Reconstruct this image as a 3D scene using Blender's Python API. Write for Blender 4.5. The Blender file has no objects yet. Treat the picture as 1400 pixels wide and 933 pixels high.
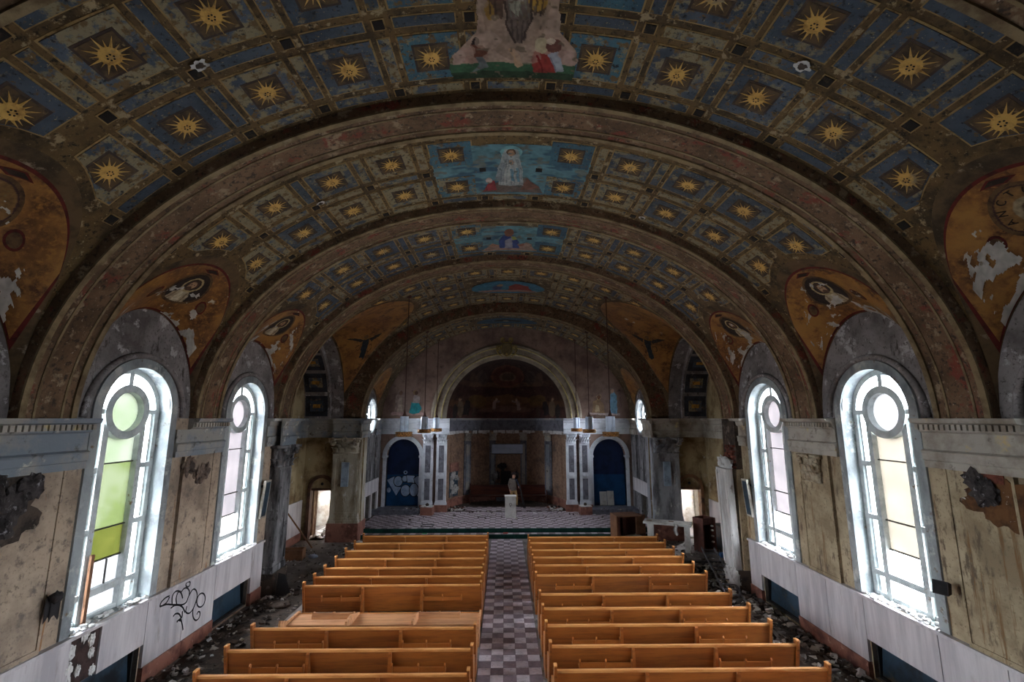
import bpy, bmesh, math, random
import numpy as np
from mathutils import Vector, Matrix
random.seed(7)
rng = np.random.default_rng(7)
PI = math.pi
sc = bpy.context.scene
col = sc.collection

# ------------------------------------------------------------------ camera, sky, exposure
HC = 4.8                                    # height of the cornice and of the eye in the organ loft
cam = bpy.data.cameras.new('camera'); camo = bpy.data.objects.new('camera', cam); col.objects.link(camo)
cam.sensor_width = 36; cam.lens = 626 / 1400 * 36; cam.clip_start = .05; cam.clip_end = 200
camo.location = (-.12, 0, HC); camo.rotation_euler = (math.radians(99.6), 0, math.radians(-.96))
sc.camera = camo
sc.view_settings.view_transform = 'Standard'; sc.view_settings.look = 'None'
sc.view_settings.gamma = 1; sc.view_settings.use_curve_mapping = False
sc.view_settings.exposure = 0.85
sc.cycles.use_denoising = True
sc.cycles.max_bounces = 8; sc.cycles.diffuse_bounces = 5; sc.cycles.transparent_max_bounces = 12
sc.cycles.sample_clamp_indirect = 12.0
SKY = 88.0
w = bpy.data.worlds.new('overcast_sky'); sc.world = w; w.use_nodes = True
nt = w.node_tree; nt.nodes.clear()
wo = nt.nodes.new('ShaderNodeOutputWorld'); bg = nt.nodes.new('ShaderNodeBackground')
tc = nt.nodes.new('ShaderNodeTexCoord'); sx = nt.nodes.new('ShaderNodeSeparateXYZ'); rp = nt.nodes.new('ShaderNodeValToRGB')
nt.links.new(tc.outputs['Generated'], sx.inputs[0])
mr = nt.nodes.new('ShaderNodeMapRange'); mr.inputs[1].default_value = -1; mr.inputs[2].default_value = 1
nt.links.new(sx.outputs[2], mr.inputs[0]); nt.links.new(mr.outputs[0], rp.inputs[0])
rp.color_ramp.elements[0].position = .46; rp.color_ramp.elements[0].color = (.17, .17, .17, 1)      # ground and houses outside
rp.color_ramp.elements[1].position = .56; rp.color_ramp.elements[1].color = (.95, .98, 1.03, 1)     # overcast sky
nt.links.new(rp.outputs[0], bg.inputs[0]); bg.inputs[1].default_value = SKY
nt.links.new(bg.outputs[0], wo.inputs[0])

# ------------------------------------------------------------------ dimensions
WX = 6.8                                     # nave wall plane
BAYS = [4.975, 8.575, 12.175]                # window bay centres
YT0, YT1 = 14.4, 19.5                        # transept
YC1 = 23.6                                   # chancel back wall
CX = 6.3                                     # chancel side wall plane
PLAT = .32

def portal(name, loc, rz, sx_, sz_):
    l = bpy.data.lights.new(name, 'AREA'); l.shape = 'RECTANGLE'; l.size = sx_; l.size_y = sz_
    o = bpy.data.objects.new(name, l); col.objects.link(o); o.location = loc
    o.rotation_euler = (PI / 2, 0, rz); l.cycles.is_portal = True
for yc in BAYS:
    sfx = '_offscreen' if yc == BAYS[0] else ''                      # the bay nearest the loft lies beside the picture
    portal('window_daylight_left' + sfx, (-WX - .46, yc, 3.6), -PI / 2, 1.7, 4.5)
    portal('window_daylight_right' + sfx, (WX + .46, yc, 3.6), PI / 2, 1.7, 4.5)
for s in (-1, 1):
    portal('round_window_daylight', (s * (CX + .46), 21.6, 4.85), s * PI / 2, 1.7, 1.7)

    portal('doorway_room_daylight', (s * 8.8, 20.9, 1.62), s * PI / 2, .8, .8)

# ------------------------------------------------------------------ helpers
def S(r, g, b):
    f = lambda c: (c / 255 / 12.92) if c / 255 <= .04045 else ((c / 255 + .055) / 1.055) ** 2.4
    return (f(r), f(g), f(b), 1)

def mk(name, base, patches=(), rough=.85, bump=0.0, bscale=18, coords='pos', rand=0.0, attr=False, metal=0.0, spec=.3, hsv=0.0):
    """weathered paint: base colour, then blotches of other colours laid over it by noise.
    patch = (colour, scale, low, high, stretch xyz, per-piece random shift)"""
    m = bpy.data.materials.new(name); m.use_nodes = True
    n = m.node_tree.nodes; L = m.node_tree.links
    b = n['Principled BSDF']; b.inputs['Roughness'].default_value = rough; b.inputs['Metallic'].default_value = metal
    b.inputs['Specular IOR Level'].default_value = spec
    if coords == 'pos':
        g = n.new('ShaderNodeNewGeometry'); cs = g.outputs['Position']
    else:
        g = n.new('ShaderNodeTexCoord'); cs = g.outputs['Object']
    oi = n.new('ShaderNodeObjectInfo')
    if attr:
        a = n.new('ShaderNodeVertexColor'); a.layer_name = 'Col'; cur = a.outputs[0]
    else:
        r = n.new('ShaderNodeRGB'); r.outputs[0].default_value = base; cur = r.outputs[0]
    for i, p in enumerate(patches):
        c, scl, lo, hi = p[:4]; st = p[4] if len(p) > 4 else (1, 1, 1); rs = p[5] if len(p) > 5 else 0
        mp = n.new('ShaderNodeMapping'); mp.inputs['Scale'].default_value = st
        mp.inputs['Location'].default_value = (i * 7.3 + 1, i * 3.1, i * 5.7)
        L.new(cs, mp.inputs[0])
        t = n.new('ShaderNodeTexNoise'); t.inputs['Scale'].default_value = scl; t.inputs['Detail'].default_value = 6
        t.inputs['Roughness'].default_value = .66
        L.new(mp.outputs[0], t.inputs['Vector'])
        v = t.outputs[0]
        if rs:
            ma = n.new('ShaderNodeMath'); ma.operation = 'MULTIPLY_ADD'; ma.inputs[1].default_value = rs; ma.inputs[2].default_value = -rs / 2
            L.new(oi.outputs['Random'], ma.inputs[0])
            ad = n.new('ShaderNodeMath'); ad.operation = 'ADD'; L.new(v, ad.inputs[0]); L.new(ma.outputs[0], ad.inputs[1]); v = ad.outputs[0]
        q = n.new('ShaderNodeMapRange'); q.inputs[1].default_value = lo; q.inputs[2].default_value = hi; L.new(v, q.inputs[0])
        mx = n.new('ShaderNodeMix'); mx.data_type = 'RGBA'; mx.inputs[7].default_value = c
        L.new(q.outputs[0], mx.inputs[0]); L.new(cur, mx.inputs[6]); cur = mx.outputs[2]
    if hsv:
        h = n.new('ShaderNodeHueSaturation'); ma = n.new('ShaderNodeMath'); ma.operation = 'MULTIPLY_ADD'
        ma.inputs[1].default_value = hsv; ma.inputs[2].default_value = 1 - hsv / 2
        L.new(oi.outputs['Random'], ma.inputs[0]); L.new(ma.outputs[0], h.inputs['Value']); L.new(cur, h.inputs['Color']); cur = h.outputs[0]
    L.new(cur, b.inputs['Base Color'])
    if bump:
        t = n.new('ShaderNodeTexNoise'); t.inputs['Scale'].default_value = bscale; t.inputs['Detail'].default_value = 5
        L.new(cs, t.inputs['Vector'])
        bp = n.new('ShaderNodeBump'); bp.inputs['Strength'].default_value = bump; bp.inputs['Distance'].default_value = .03
        L.new(t.outputs[0], bp.inputs['Height']); L.new(bp.outputs[0], b.inputs['Normal'])
    return m

def glass(name, tint, tint2=None, scale=1.6, milky=False):
    m = bpy.data.materials.new(name); m.use_nodes = True
    n = m.node_tree.nodes; L = m.node_tree.links; n.clear()
    o = n.new('ShaderNodeOutputMaterial'); t = n.new('ShaderNodeBsdfTranslucent' if milky else 'ShaderNodeBsdfTransparent'); t.inputs[0].default_value = (*tint, 1)
    g = n.new('ShaderNodeBsdfGlossy'); g.inputs['Roughness'].default_value = .08; g.inputs[0].default_value = (.6, .6, .6, 1)
    x = n.new('ShaderNodeMixShader'); x.inputs[0].default_value = .04
    if tint2:
        ge = n.new('ShaderNodeNewGeometry'); no = n.new('ShaderNodeTexNoise'); no.inputs['Scale'].default_value = scale; no.inputs['Detail'].default_value = 4
        L.new(ge.outputs['Position'], no.inputs['Vector'])
        mr_ = n.new('ShaderNodeMapRange'); mr_.inputs[1].default_value = .38; mr_.inputs[2].default_value = .62; L.new(no.outputs[0], mr_.inputs[0])
        mx = n.new('ShaderNodeMix'); mx.data_type = 'RGBA'; mx.inputs[6].default_value = (*tint, 1); mx.inputs[7].default_value = (*tint2, 1)
        L.new(mr_.outputs[0], mx.inputs[0]); L.new(mx.outputs[2], t.inputs[0])
    L.new(t.outputs[0], x.inputs[1]); L.new(g.outputs[0], x.inputs[2]); L.new(x.outputs[0], o.inputs[0])
    return m

class MB:
    """collects shapes into one mesh"""
    def __init__(s): s.v = []; s.f = []; s.m = []
    def add(s, verts, faces, mi=0):
        o = len(s.v); s.v += [tuple(map(float, p)) for p in verts]
        for f in faces: s.f.append([i + o for i in f]); s.m.append(mi)
        return s
    def box(s, x0, x1, y0, y1, z0, z1, mi=0, M=None):
        p = [(x, y, z) for z in (z0, z1) for y in (y0, y1) for x in (x0, x1)]
        if M is not None: p = [tuple(M @ Vector(q)) for q in p]
        return s.add(p, [(0, 2, 3, 1), (4, 5, 7, 6), (0, 1, 5, 4), (2, 6, 7, 3), (0, 4, 6, 2), (1, 3, 7, 5)], mi)
    def beam(s, a, b, wd, ht, mi=0, up=(0, 0, 1)):
        a = Vector(a); b = Vector(b); d = (b - a); l = d.length; d.normalize()
        u = Vector(up); x = d.cross(u)
        if x.length < 1e-4: x = d.cross(Vector((1, 0, 0)))
        x.normalize(); z = x.cross(d)
        M = Matrix(((x.x, d.x, z.x, a.x), (x.y, d.y, z.y, a.y), (x.z, d.z, z.z, a.z), (0, 0, 0, 1)))
        return s.box(-wd / 2, wd / 2, 0, l, -ht / 2, ht / 2, mi, M)
    def prism(s, poly, f0, f1, mi=0):
        """poly 2-D points; f0,f1 map a point to the two end planes"""
        n = len(poly)
        v = [f0(*p) for p in poly] + [f1(*p) for p in poly]
        F = [list(range(n))[::-1], [n + i for i in range(n)]] + [(i, (i + 1) % n, n + (i + 1) % n, n + i) for i in range(n)]
        return s.add(v, F, mi)
    def lathe(s, prof, seg=24, c=(0, 0, 0), mi=0, a0=0, a1=2 * PI, flip=False):
        closed = abs(a1 - a0 - 2 * PI) < 1e-6
        k = seg if closed else seg + 1
        v = []
        for i in range(k):
            a = a0 + (a1 - a0) * i / seg
            for r, z in prof: v.append((c[0] + r * math.cos(a), c[1] + r * math.sin(a), c[2] + z))
        m = len(prof); F = []
        for i in range(seg):
            j = (i + 1) % k
            for q in range(m - 1): F.append((i * m + q, j * m + q, j * m + q + 1, i * m + q + 1))
        return s.add(v, F, mi)
    def tube(s, path, r, seg=8, mi=0, closed=False):
        P = [Vector(p) for p in path]; n = len(P); v = []
        for i, p in enumerate(P):
            d = (P[(i + 1) % n] - P[i - 1]) if closed else (P[min(i + 1, n - 1)] - P[max(i - 1, 0)])
            d.normalize(); x = d.cross(Vector((0, 0, 1)))
            if x.length < .05: x = d.cross(Vector((0, 1, 0)))
            x.normalize(); y = d.cross(x)
            rr = r[i] if isinstance(r, (list, tuple)) else r
            for k in range(seg):
                a = 2 * PI * k / seg; v.append(p + (x * math.cos(a) + y * math.sin(a)) * rr)
        F = []
        for i in range(n if closed else n - 1):
            for k in range(seg):
                a, b = i * seg + k, i * seg + (k + 1) % seg; j = ((i + 1) % n) * seg
                F.append((a, b, j + (k + 1) % seg, j + k))
        if not closed: F += [list(range(seg))[::-1], [(n - 1) * seg + k for k in range(seg)]]
        return s.add(v, F, mi)
    def grid(s, fn, nu, nv, mi=0):
        """fn(i/nu, j/nv) -> point"""
        v = [fn(i / nu, j / nv) for i in range(nu + 1) for j in range(nv + 1)]; k = nv + 1
        return s.add(v, [(i * k + j, (i + 1) * k + j, (i + 1) * k + j + 1, i * k + j + 1) for i in range(nu) for j in range(nv)], mi)
    def mesh(s, name, mats, smooth=False):
        me = bpy.data.meshes.new(name); me.from_pydata(s.v, [], s.f)
        for m in (mats if isinstance(mats, (list, tuple)) else [mats]): me.materials.append(m)
        me.polygons.foreach_set('material_index', s.m)
        if smooth: me.polygons.foreach_set('use_smooth', [True] * len(s.f))
        me.update(); return me
    def build(s, name, mats, parent=None, smooth=False, loc=None):
        o = bpy.data.objects.new(name, s.mesh(name, mats, smooth)); col.objects.link(o)
        if parent: o.parent = parent
        if loc: o.location = loc
        return o

def fix(o):
    bm = bmesh.new(); bm.from_mesh(o.data); bmesh.ops.remove_doubles(bm, verts=bm.verts, dist=1e-4)
    bmesh.ops.recalc_face_normals(bm, faces=bm.faces); bm.to_mesh(o.data); bm.free(); return o
def smooth_by_angle(o, ang=40):
    bm = bmesh.new(); bm.from_mesh(o.data); bmesh.ops.remove_doubles(bm, verts=bm.verts, dist=1e-4)
    bmesh.ops.recalc_face_normals(bm, faces=bm.faces)
    for f in bm.faces: f.smooth = True
    for e in bm.edges:
        if len(e.link_faces) == 2 and e.calc_face_angle(0) > math.radians(ang): e.smooth = False
    bm.to_mesh(o.data); bm.free(); return o
def tag(o, label, cat, group=None):
    o['label'] = label; o['category'] = cat
    if group: o['group'] = group
    return o
def struct(o, label=None):
    o['kind'] = 'structure'
    if label: o['label'] = label
    return o
def stuff(o): o['kind'] = 'stuff'; return o
def empty(name, loc=(0, 0, 0), rz=0, parent=None):
    o = bpy.data.objects.new(name, None); col.objects.link(o); o.location = loc; o.rotation_euler = (0, 0, rz); o.empty_display_size = .1
    if parent: o.parent = parent
    return o
def inst(name, me, parent, loc=(0, 0, 0), rot=(0, 0, 0)):
    o = bpy.data.objects.new(name, me); col.objects.link(o); o.parent = parent; o.location = loc; o.rotation_euler = rot; return o

def bulge(rad, seg=10, amp=.25, flat=(1, 1, 1)):
    """an irregular lump"""
    bm = bmesh.new(); bmesh.ops.create_icosphere(bm, subdivisions=3, radius=rad)
    ph = [random.uniform(0, 6) for _ in range(6)]
    for v in bm.verts:
        d = v.co.normalized(); k = 1 + amp * (math.sin(5 * d.x + ph[0]) * math.sin(6 * d.y + ph[1]) + .6 * math.sin(11 * d.z + ph[2]) * math.sin(9 * d.x + ph[3]) + .35 * random.uniform(-1, 1))
        v.co = Vector((d.x * flat[0], d.y * flat[1], d.z * flat[2])) * rad * k
    vs = [tuple(v.co) for v in bm.verts]; fs = [[v.index for v in f.verts] for f in bm.faces]; bm.free(); return vs, fs

# ---- paint on a surface: a fine mesh whose vertex colours carry the picture
def vnoise(U, V, sc_, seed):
    r = np.random.default_rng(seed); g = r.random((64, 64)); x = U * sc_; y = V * sc_
    xi = np.floor(x).astype(int); yi = np.floor(y).astype(int); fx = x - xi; fy = y - yi
    fx = fx * fx * (3 - 2 * fx); fy = fy * fy * (3 - 2 * fy)
    a = g[xi % 64, yi % 64]; b = g[(xi + 1) % 64, yi % 64]; c = g[xi % 64, (yi + 1) % 64]; d = g[(xi + 1) % 64, (yi + 1) % 64]
    return (a * (1 - fx) + b * fx) * (1 - fy) + (c * (1 - fx) + d * fx) * fy
class Canvas:
    def __init__(s, u0, u1, v0, v1, n, m, bgc, wob=.02, seed=1):
        s.U, s.V = np.meshgrid(np.linspace(u0, u1, n), np.linspace(v0, v1, m), indexing='ij'); s.n, s.m = n, m
        s.u = s.U + wob * (vnoise(s.U, s.V, 5, seed) - .5) * 2 + wob * .6 * (vnoise(s.U, s.V, 14, seed + 1) - .5) * 2
        s.v = s.V + wob * (vnoise(s.U, s.V, 5, seed + 2) - .5) * 2
        s.c = np.ones((n, m, 3)) * np.array(S(*bgc)[:3]); s.mask = np.ones((n, m), bool); s.seed = seed; s.gain = .78
    def put(s, sel, c, a=1.0):
        k = (np.asarray(sel, float) * a)[..., None]; s.c = s.c * (1 - k) + np.array(S(*c)[:3]) * k
    def el(s, cx, cy, rx, ry, c, a=1.0, rot=0.0, ring=None):
        x = s.u - cx; y = s.v - cy; X = x * math.cos(rot) + y * math.sin(rot); Y = -x * math.sin(rot) + y * math.cos(rot)
        q = np.sqrt((X / rx) ** 2 + (Y / ry) ** 2); sel = q < 1
        if ring: sel &= q > ring
        s.put(sel, c, a); return sel
    def inside(s, pts):
        r = np.zeros_like(s.u, bool); n = len(pts)
        for i in range(n):
            (x1, y1), (x2, y2) = pts[i], pts[(i + 1) % n]
            cnd = ((y1 > s.v) != (y2 > s.v)) & (s.u < (x2 - x1) * (s.v - y1) / ((y2 - y1) or 1e-9) + x1); r ^= cnd
        return r
    def poly(s, pts, c, a=1.0): s.put(s.inside(pts), c, a)
    def line(s, pts, w_, c, a=1.0):
        d = np.full_like(s.u, 9.0)
        for (x1, y1), (x2, y2) in zip(pts[:-1], pts[1:]):
            dx, dy = x2 - x1, y2 - y1; t = np.clip(((s.u - x1) * dx + (s.v - y1) * dy) / (dx * dx + dy * dy + 1e-9), 0, 1)
            d = np.minimum(d, np.hypot(s.u - x1 - t * dx, s.v - y1 - t * dy))
        s.put(d < w_, c, a)
    def mottle(s, amt=.25, scl=9):
        k = 1 + amt * ((vnoise(s.U, s.V, scl, s.seed + 5) - .5) + .7 * (vnoise(s.U, s.V, scl * 3, s.seed + 6) - .5)) * 2; s.c *= k[..., None]
    def fade(s, c, thr=.6, soft=.12, scl=4, st=1.0):
        q = np.clip((vnoise(s.U * st, s.V, scl, s.seed + 8) * .6 + vnoise(s.U * st, s.V, scl * 3, s.seed + 9) * .4 - thr) / soft, 0, 1); s.put(q, c)
    def build(s, name, mapf, mat, parent, flip=False):
        pts = mapf(s.U, s.V).reshape(-1, 3)
        k = s.m; ii, jj = np.meshgrid(np.arange(s.n - 1), np.arange(s.m - 1), indexing='ij')
        ok = (s.mask[:-1, :-1] & s.mask[1:, :-1] & s.mask[:-1, 1:] & s.mask[1:, 1:]).ravel()
        a = (ii * k + jj).ravel()[ok]; F = np.stack([a, a + k, a + k + 1, a + 1], 1)
        if flip: F = F[:, ::-1]
        me = bpy.data.meshes.new(name); me.from_pydata(pts.tolist(), [], F.tolist())
        at = me.color_attributes.new('Col', 'FLOAT_COLOR', 'POINT')
        at.data.foreach_set('color', np.concatenate([s.c.reshape(-1, 3) * s.gain, np.ones((s.n * s.m, 1))], 1).astype(np.float32).ravel())
        me.materials.append(mat); me.polygons.foreach_set('use_smooth', [True] * len(F)); me.update()
        o = bpy.data.objects.new(name, me); col.objects.link(o); o.parent = parent; return o

# ------------------------------------------------------------------ materials
X1 = (1, 1, 1)
M = {}
M['vault'] = mk('vault_ochre_frame', S(106, 84, 52), [(S(66, 52, 34), 2.2, .42, .62), (S(156, 138, 108), 4.5, .58, .63), (S(44, 36, 26), 13, .54, .64), (S(150, 128, 92), 22, .62, .68)], bump=.25, bscale=14)
M['vault_far'] = mk('vault_faded_frame', S(108, 90, 64), [(S(76, 62, 44), 2.2, .40, .62), (S(154, 138, 110), 5, .56, .62), (S(48, 40, 30), 12, .54, .66)], bump=.2, bscale=14)
def bluemat(nm, b, thr, d=(58, 67, 80)):
    return mk(nm, S(*b), [(S(*d), 1.7, .40, .62), (S(132, 122, 98), 3.4, thr, thr + .07, X1, .28), (S(104, 84, 56), 9, .56, .62, X1, .12), (S(36, 38, 44), 16, .56, .66), (S(158, 146, 118), 26, .63, .68)], bump=.15, hsv=.25)
M['blue'] = bluemat('coffer_blue', (80, 91, 106), .54)
M['blue_fade'] = bluemat('coffer_blue_faded', (86, 94, 104), .46)
M['blue_bright'] = bluemat('coffer_blue_bright', (68, 104, 120), .60, (58, 84, 104))
M['blue_gone'] = bluemat('coffer_blue_worn', (96, 96, 98), .42)
M['cofferline'] = mk('coffer_border_tan', S(150, 124, 82), [(S(96, 74, 44), 5, .48, .62)])
M['cofferdark'] = mk('coffer_painted_recess', S(66, 54, 50), [(S(96, 80, 66), 4, .5, .7)])
M['black'] = mk('square_boss_black', S(30, 26, 26), [(S(70, 58, 44), 9, .55, .7)])
M['sun'] = mk('sunburst_gilt', S(210, 168, 92), [(S(150, 112, 58), 8, .5, .68), (S(140, 124, 96), 3, .60, .7, X1, .2)], rough=.6)
M['rib'] = mk('rib_painted', S(120, 94, 72), [(S(88, 68, 50), 1.6, .42, .62), (S(124, 62, 50), 2.0, .56, .63), (S(150, 130, 106), 4.2, .57, .63), (S(62, 50, 42), 12, .52, .64), (S(168, 154, 136), 24, .63, .68)], bump=.3, bscale=10)
M['rib_low'] = M['rib']
M['ribline'] = mk('rib_moulding', S(140, 122, 92), [(S(100, 82, 60), 3, .44, .62), (S(160, 148, 128), 5, .60, .75)], bump=.2)
M['severy'] = mk('severy_margin', S(98, 78, 54), [(S(60, 48, 34), 2, .42, .62), (S(146, 130, 112), 3.2, .60, .68)], bump=.25)
M['mosaic'] = mk('gold_ground', S(156, 110, 54), [(S(112, 72, 34), 1.1, .42, .60), (S(80, 46, 24), 2.6, .50, .64), (S(196, 188, 176), 1.7, .66, .69), (S(160, 110, 50), 14, .5, .7)], rough=.55, bump=.15, bscale=24)
M['oxblood'] = mk('oxblood_line', S(96, 32, 28), [(S(60, 24, 22), 6, .45, .65)])
M['painting'] = mk('mural_paint', S(128, 128, 128), [(S(120, 104, 78), 5, .64, .72)], attr=True, bump=.1)
M['lunette'] = mk('lunette_plaster', S(140, 134, 134), [(S(96, 90, 90), 1.4, .42, .64), (S(180, 176, 178), 3.2, .57, .62), (S(66, 58, 54), 7, .58, .68, (1, 1, .4)), (S(84, 78, 76), 18, .56, .66)], bump=.3, bscale=12)
M['wall_l'] = mk('left_wall_plaster', S(178, 158, 138), [(S(134, 118, 104), 1.1, .42, .62), (S(146, 106, 72), 2.2, .61, .66, (2.2, 2.2, .22)), (S(112, 100, 94), 5, .55, .66), (S(118, 104, 92), 18, .56, .68)], bump=.2)
M['wall_r'] = mk('right_wall_plaster', S(176, 160, 132), [(S(136, 120, 96), 1.1, .42, .62), (S(122, 94, 64), 2.4, .57, .65, (2.2, 2.2, .18)), (S(104, 90, 74), 5, .55, .64, (1.5, 1.5, .5)), (S(120, 106, 84), 18, .56, .68)], bump=.2)
M['wall_t'] = mk('transept_plaster', S(164, 146, 112), [(S(110, 88, 58), 1.2, .44, .62), (S(60, 50, 44), 1.8, .60, .72, (2, 2, .3)), (S(180, 172, 160), 3, .62, .7)], bump=.2)
M['reveal'] = mk('window_surround', S(158, 164, 166), [(S(116, 120, 124), 1.6, .44, .62, (1, 1, .5)), (S(190, 192, 188), 3, .56, .66), (S(110, 92, 74), 5, .62, .7)], bump=.2)
M['entab'] = mk('entablature_plaster', S(176, 170, 160), [(S(138, 128, 116), 1.6, .44, .62), (S(196, 178, 132), 2.2, .60, .68), (S(84, 76, 70), 5, .60, .72)], bump=.2)
M['entab_l'] = mk('entablature_bluegrey', S(156, 152, 146), [(S(126, 134, 144), 1.2, .44, .58), (S(192, 188, 180), 2.6, .60, .66), (S(70, 62, 58), 4, .58, .7)], bump=.2)
M['marble'] = mk('wainscot_marble', S(196, 190, 192), [(S(164, 158, 162), 2.4, .42, .64, (1.5, 1.5, .16)), (S(144, 134, 130), 4, .60, .74, (1, 1, .2))], rough=.5, spec=.4)
M['redmarble'] = mk('red_marble', S(146, 100, 86), [(S(104, 66, 58), 3, .46, .62), (S(190, 150, 134), 5, .60, .7)], rough=.5, bump=.1)
M['greyfloor'] = mk('side_floor_concrete', S(132, 124, 120), [(S(98, 90, 86), 1.1, .42, .60), (S(160, 152, 148), 2.5, .58, .68), (S(66, 58, 54), 7, .58, .72)], bump=.3)
M['dirt'] = mk('dark_debris', S(78, 66, 58), [(S(44, 38, 34), 3, .45, .6), (S(130, 118, 108), 6, .58, .68)], bump=.5)
M['frame'] = mk('window_frame_grey', S(196, 202, 202), [(S(160, 166, 168), 3, .45, .62), (S(120, 96, 74), 5, .64, .7)], rough=.6)
M['oldframe'] = mk('window_bar_dark', S(62, 60, 58), rough=.6)
M['dark'] = mk('dark_recess', S(30, 28, 30), [(S(48, 44, 44), 3, .5, .7)])
M['teal'] = mk('radiator_cover_blue', S(46, 66, 82), [(S(30, 36, 42), 1.6, .45, .62), (S(92, 78, 46), 2.0, .60, .72, (1, 1, 2))], rough=.4)
M['recess'] = mk('recess_plaster', S(112, 106, 102), [(S(84, 78, 74), 3, .45, .62)], bump=.2)
M['brick'] = mk('old_brick', S(112, 60, 46), [(S(70, 40, 32), 8, .45, .62), (S(150, 130, 118), 5, .62, .7)], bump=.4, hsv=.3)
M['sooty'] = mk('blackened_plaster', S(120, 118, 120), [(S(40, 38, 40), 1.5, .44, .60, (2, 2, .35)), (S(168, 168, 172), 3, .58, .68, (1.5, 1.5, .4)), (S(52, 48, 48), 6, .56, .68)], bump=.35)
M['chanwall'] = mk('chancel_wall_paint', S(150, 126, 114), [(S(112, 90, 82), 1.2, .42, .62), (S(90, 74, 66), 4, .58, .72)], bump=.1)
M['chanwhite'] = mk('chancel_white_trim', S(216, 220, 226), [(S(184, 188, 196), 1.8, .44, .62), (S(124, 118, 114), 5, .62, .72)], bump=.12)
M['goldline'] = mk('gilt_line', S(206, 190, 120), [(S(150, 132, 80), 6, .5, .66)], rough=.5)
M['apsestone'] = mk('apse_panel_stone', S(146, 118, 98), [(S(116, 92, 78), 8, .44, .6), (S(178, 156, 136), 22, .60, .68), (S(96, 80, 72), 1.2, .52, .68)], bump=.1)
M['apsegrey'] = mk('apse_grey_stone', S(112, 112, 122), [(S(84, 84, 92), 4, .45, .62), (S(150, 146, 150), 8, .6, .7)])
M['ledge'] = mk('broken_white_plaster', S(206, 204, 202), [(S(150, 144, 140), 5, .5, .64)], bump=.4)
def add_extra(): pass
# ------------------------------------------------------------------ floor
fl = MB(); fl.box(-8.7, 8.7, -3.4, 27.4, -.3, 0, 0)
floor = struct(fl.build('floor', M['greyfloor']), 'grey dusty concrete floor of the nave')

# ------------------------------------------------------------------ nave walls with window and radiator openings
SPR, WR, SILL = 4.92, .80, 1.50
LW, LH = 1.38, 2.02                          # lunette half width and rise
def win_hi(c): return lambda u: SPR + math.sqrt(max(0, WR * WR - (u - c) ** 2))
def columns(mb, mapf, us, opens, top, z0=0.0, split=HC, mis=(0, 1)):
    for a, b in zip(us[:-1], us[1:]):
        mid = (a + b) / 2
        act = sorted([o for o in opens if o[0] < mid < o[1]], key=lambda o: o[2](mid))
        la = [z0]; lb = [z0]
        for o in act: la += [o[2](a), o[3](a)]; lb += [o[2](b), o[3](b)]
        la.append(top(a)); lb.append(top(b))
        for i in range(0, len(la), 2):
            segs = [(la[i], la[i + 1], lb[i], lb[i + 1])]
            if la[i] < split < la[i + 1] and lb[i] < split < lb[i + 1]:
                segs = [(la[i], split, lb[i], split), (split, la[i + 1], split, lb[i + 1])]
            for p, q, r, t in segs:
                if q - p < 1e-4 and t - r < 1e-4: continue
                mb.add([mapf(a, p), mapf(b, r), mapf(b, t), mapf(a, q)], [(0, 1, 2, 3)], mis[1] if p >= split - .01 else mis[0])
def reveal(mb, map3, u0, u1, lo, hi, depth, mi=0, n=28, back=None):
    us = [u0 + (u1 - u0) * i / n for i in range(n + 1)]
    for a, b in zip(us[:-1], us[1:]):
        mb.add([map3(a, lo(a), 0), map3(b, lo(b), 0), map3(b, lo(b), depth), map3(a, lo(a), depth)], [(0, 1, 2, 3)], mi)
        mb.add([map3(a, hi(a), 0), map3(b, hi(b), 0), map3(b, hi(b), depth), map3(a, hi(a), depth)], [(0, 1, 2, 3)], mi)
    for u in (u0, u1):
        mb.add([map3(u, lo(u), 0), map3(u, hi(u), 0), map3(u, hi(u), depth), map3(u, lo(u), depth)], [(0, 1, 2, 3)], mi)
    if back is not None:
        mb.add([map3(u0, lo(u0), depth), map3(u1, lo(u1), depth), map3(u1, hi(u1), depth), map3(u0, hi(u0), depth)], [(0, 1, 2, 3)], back)

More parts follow.
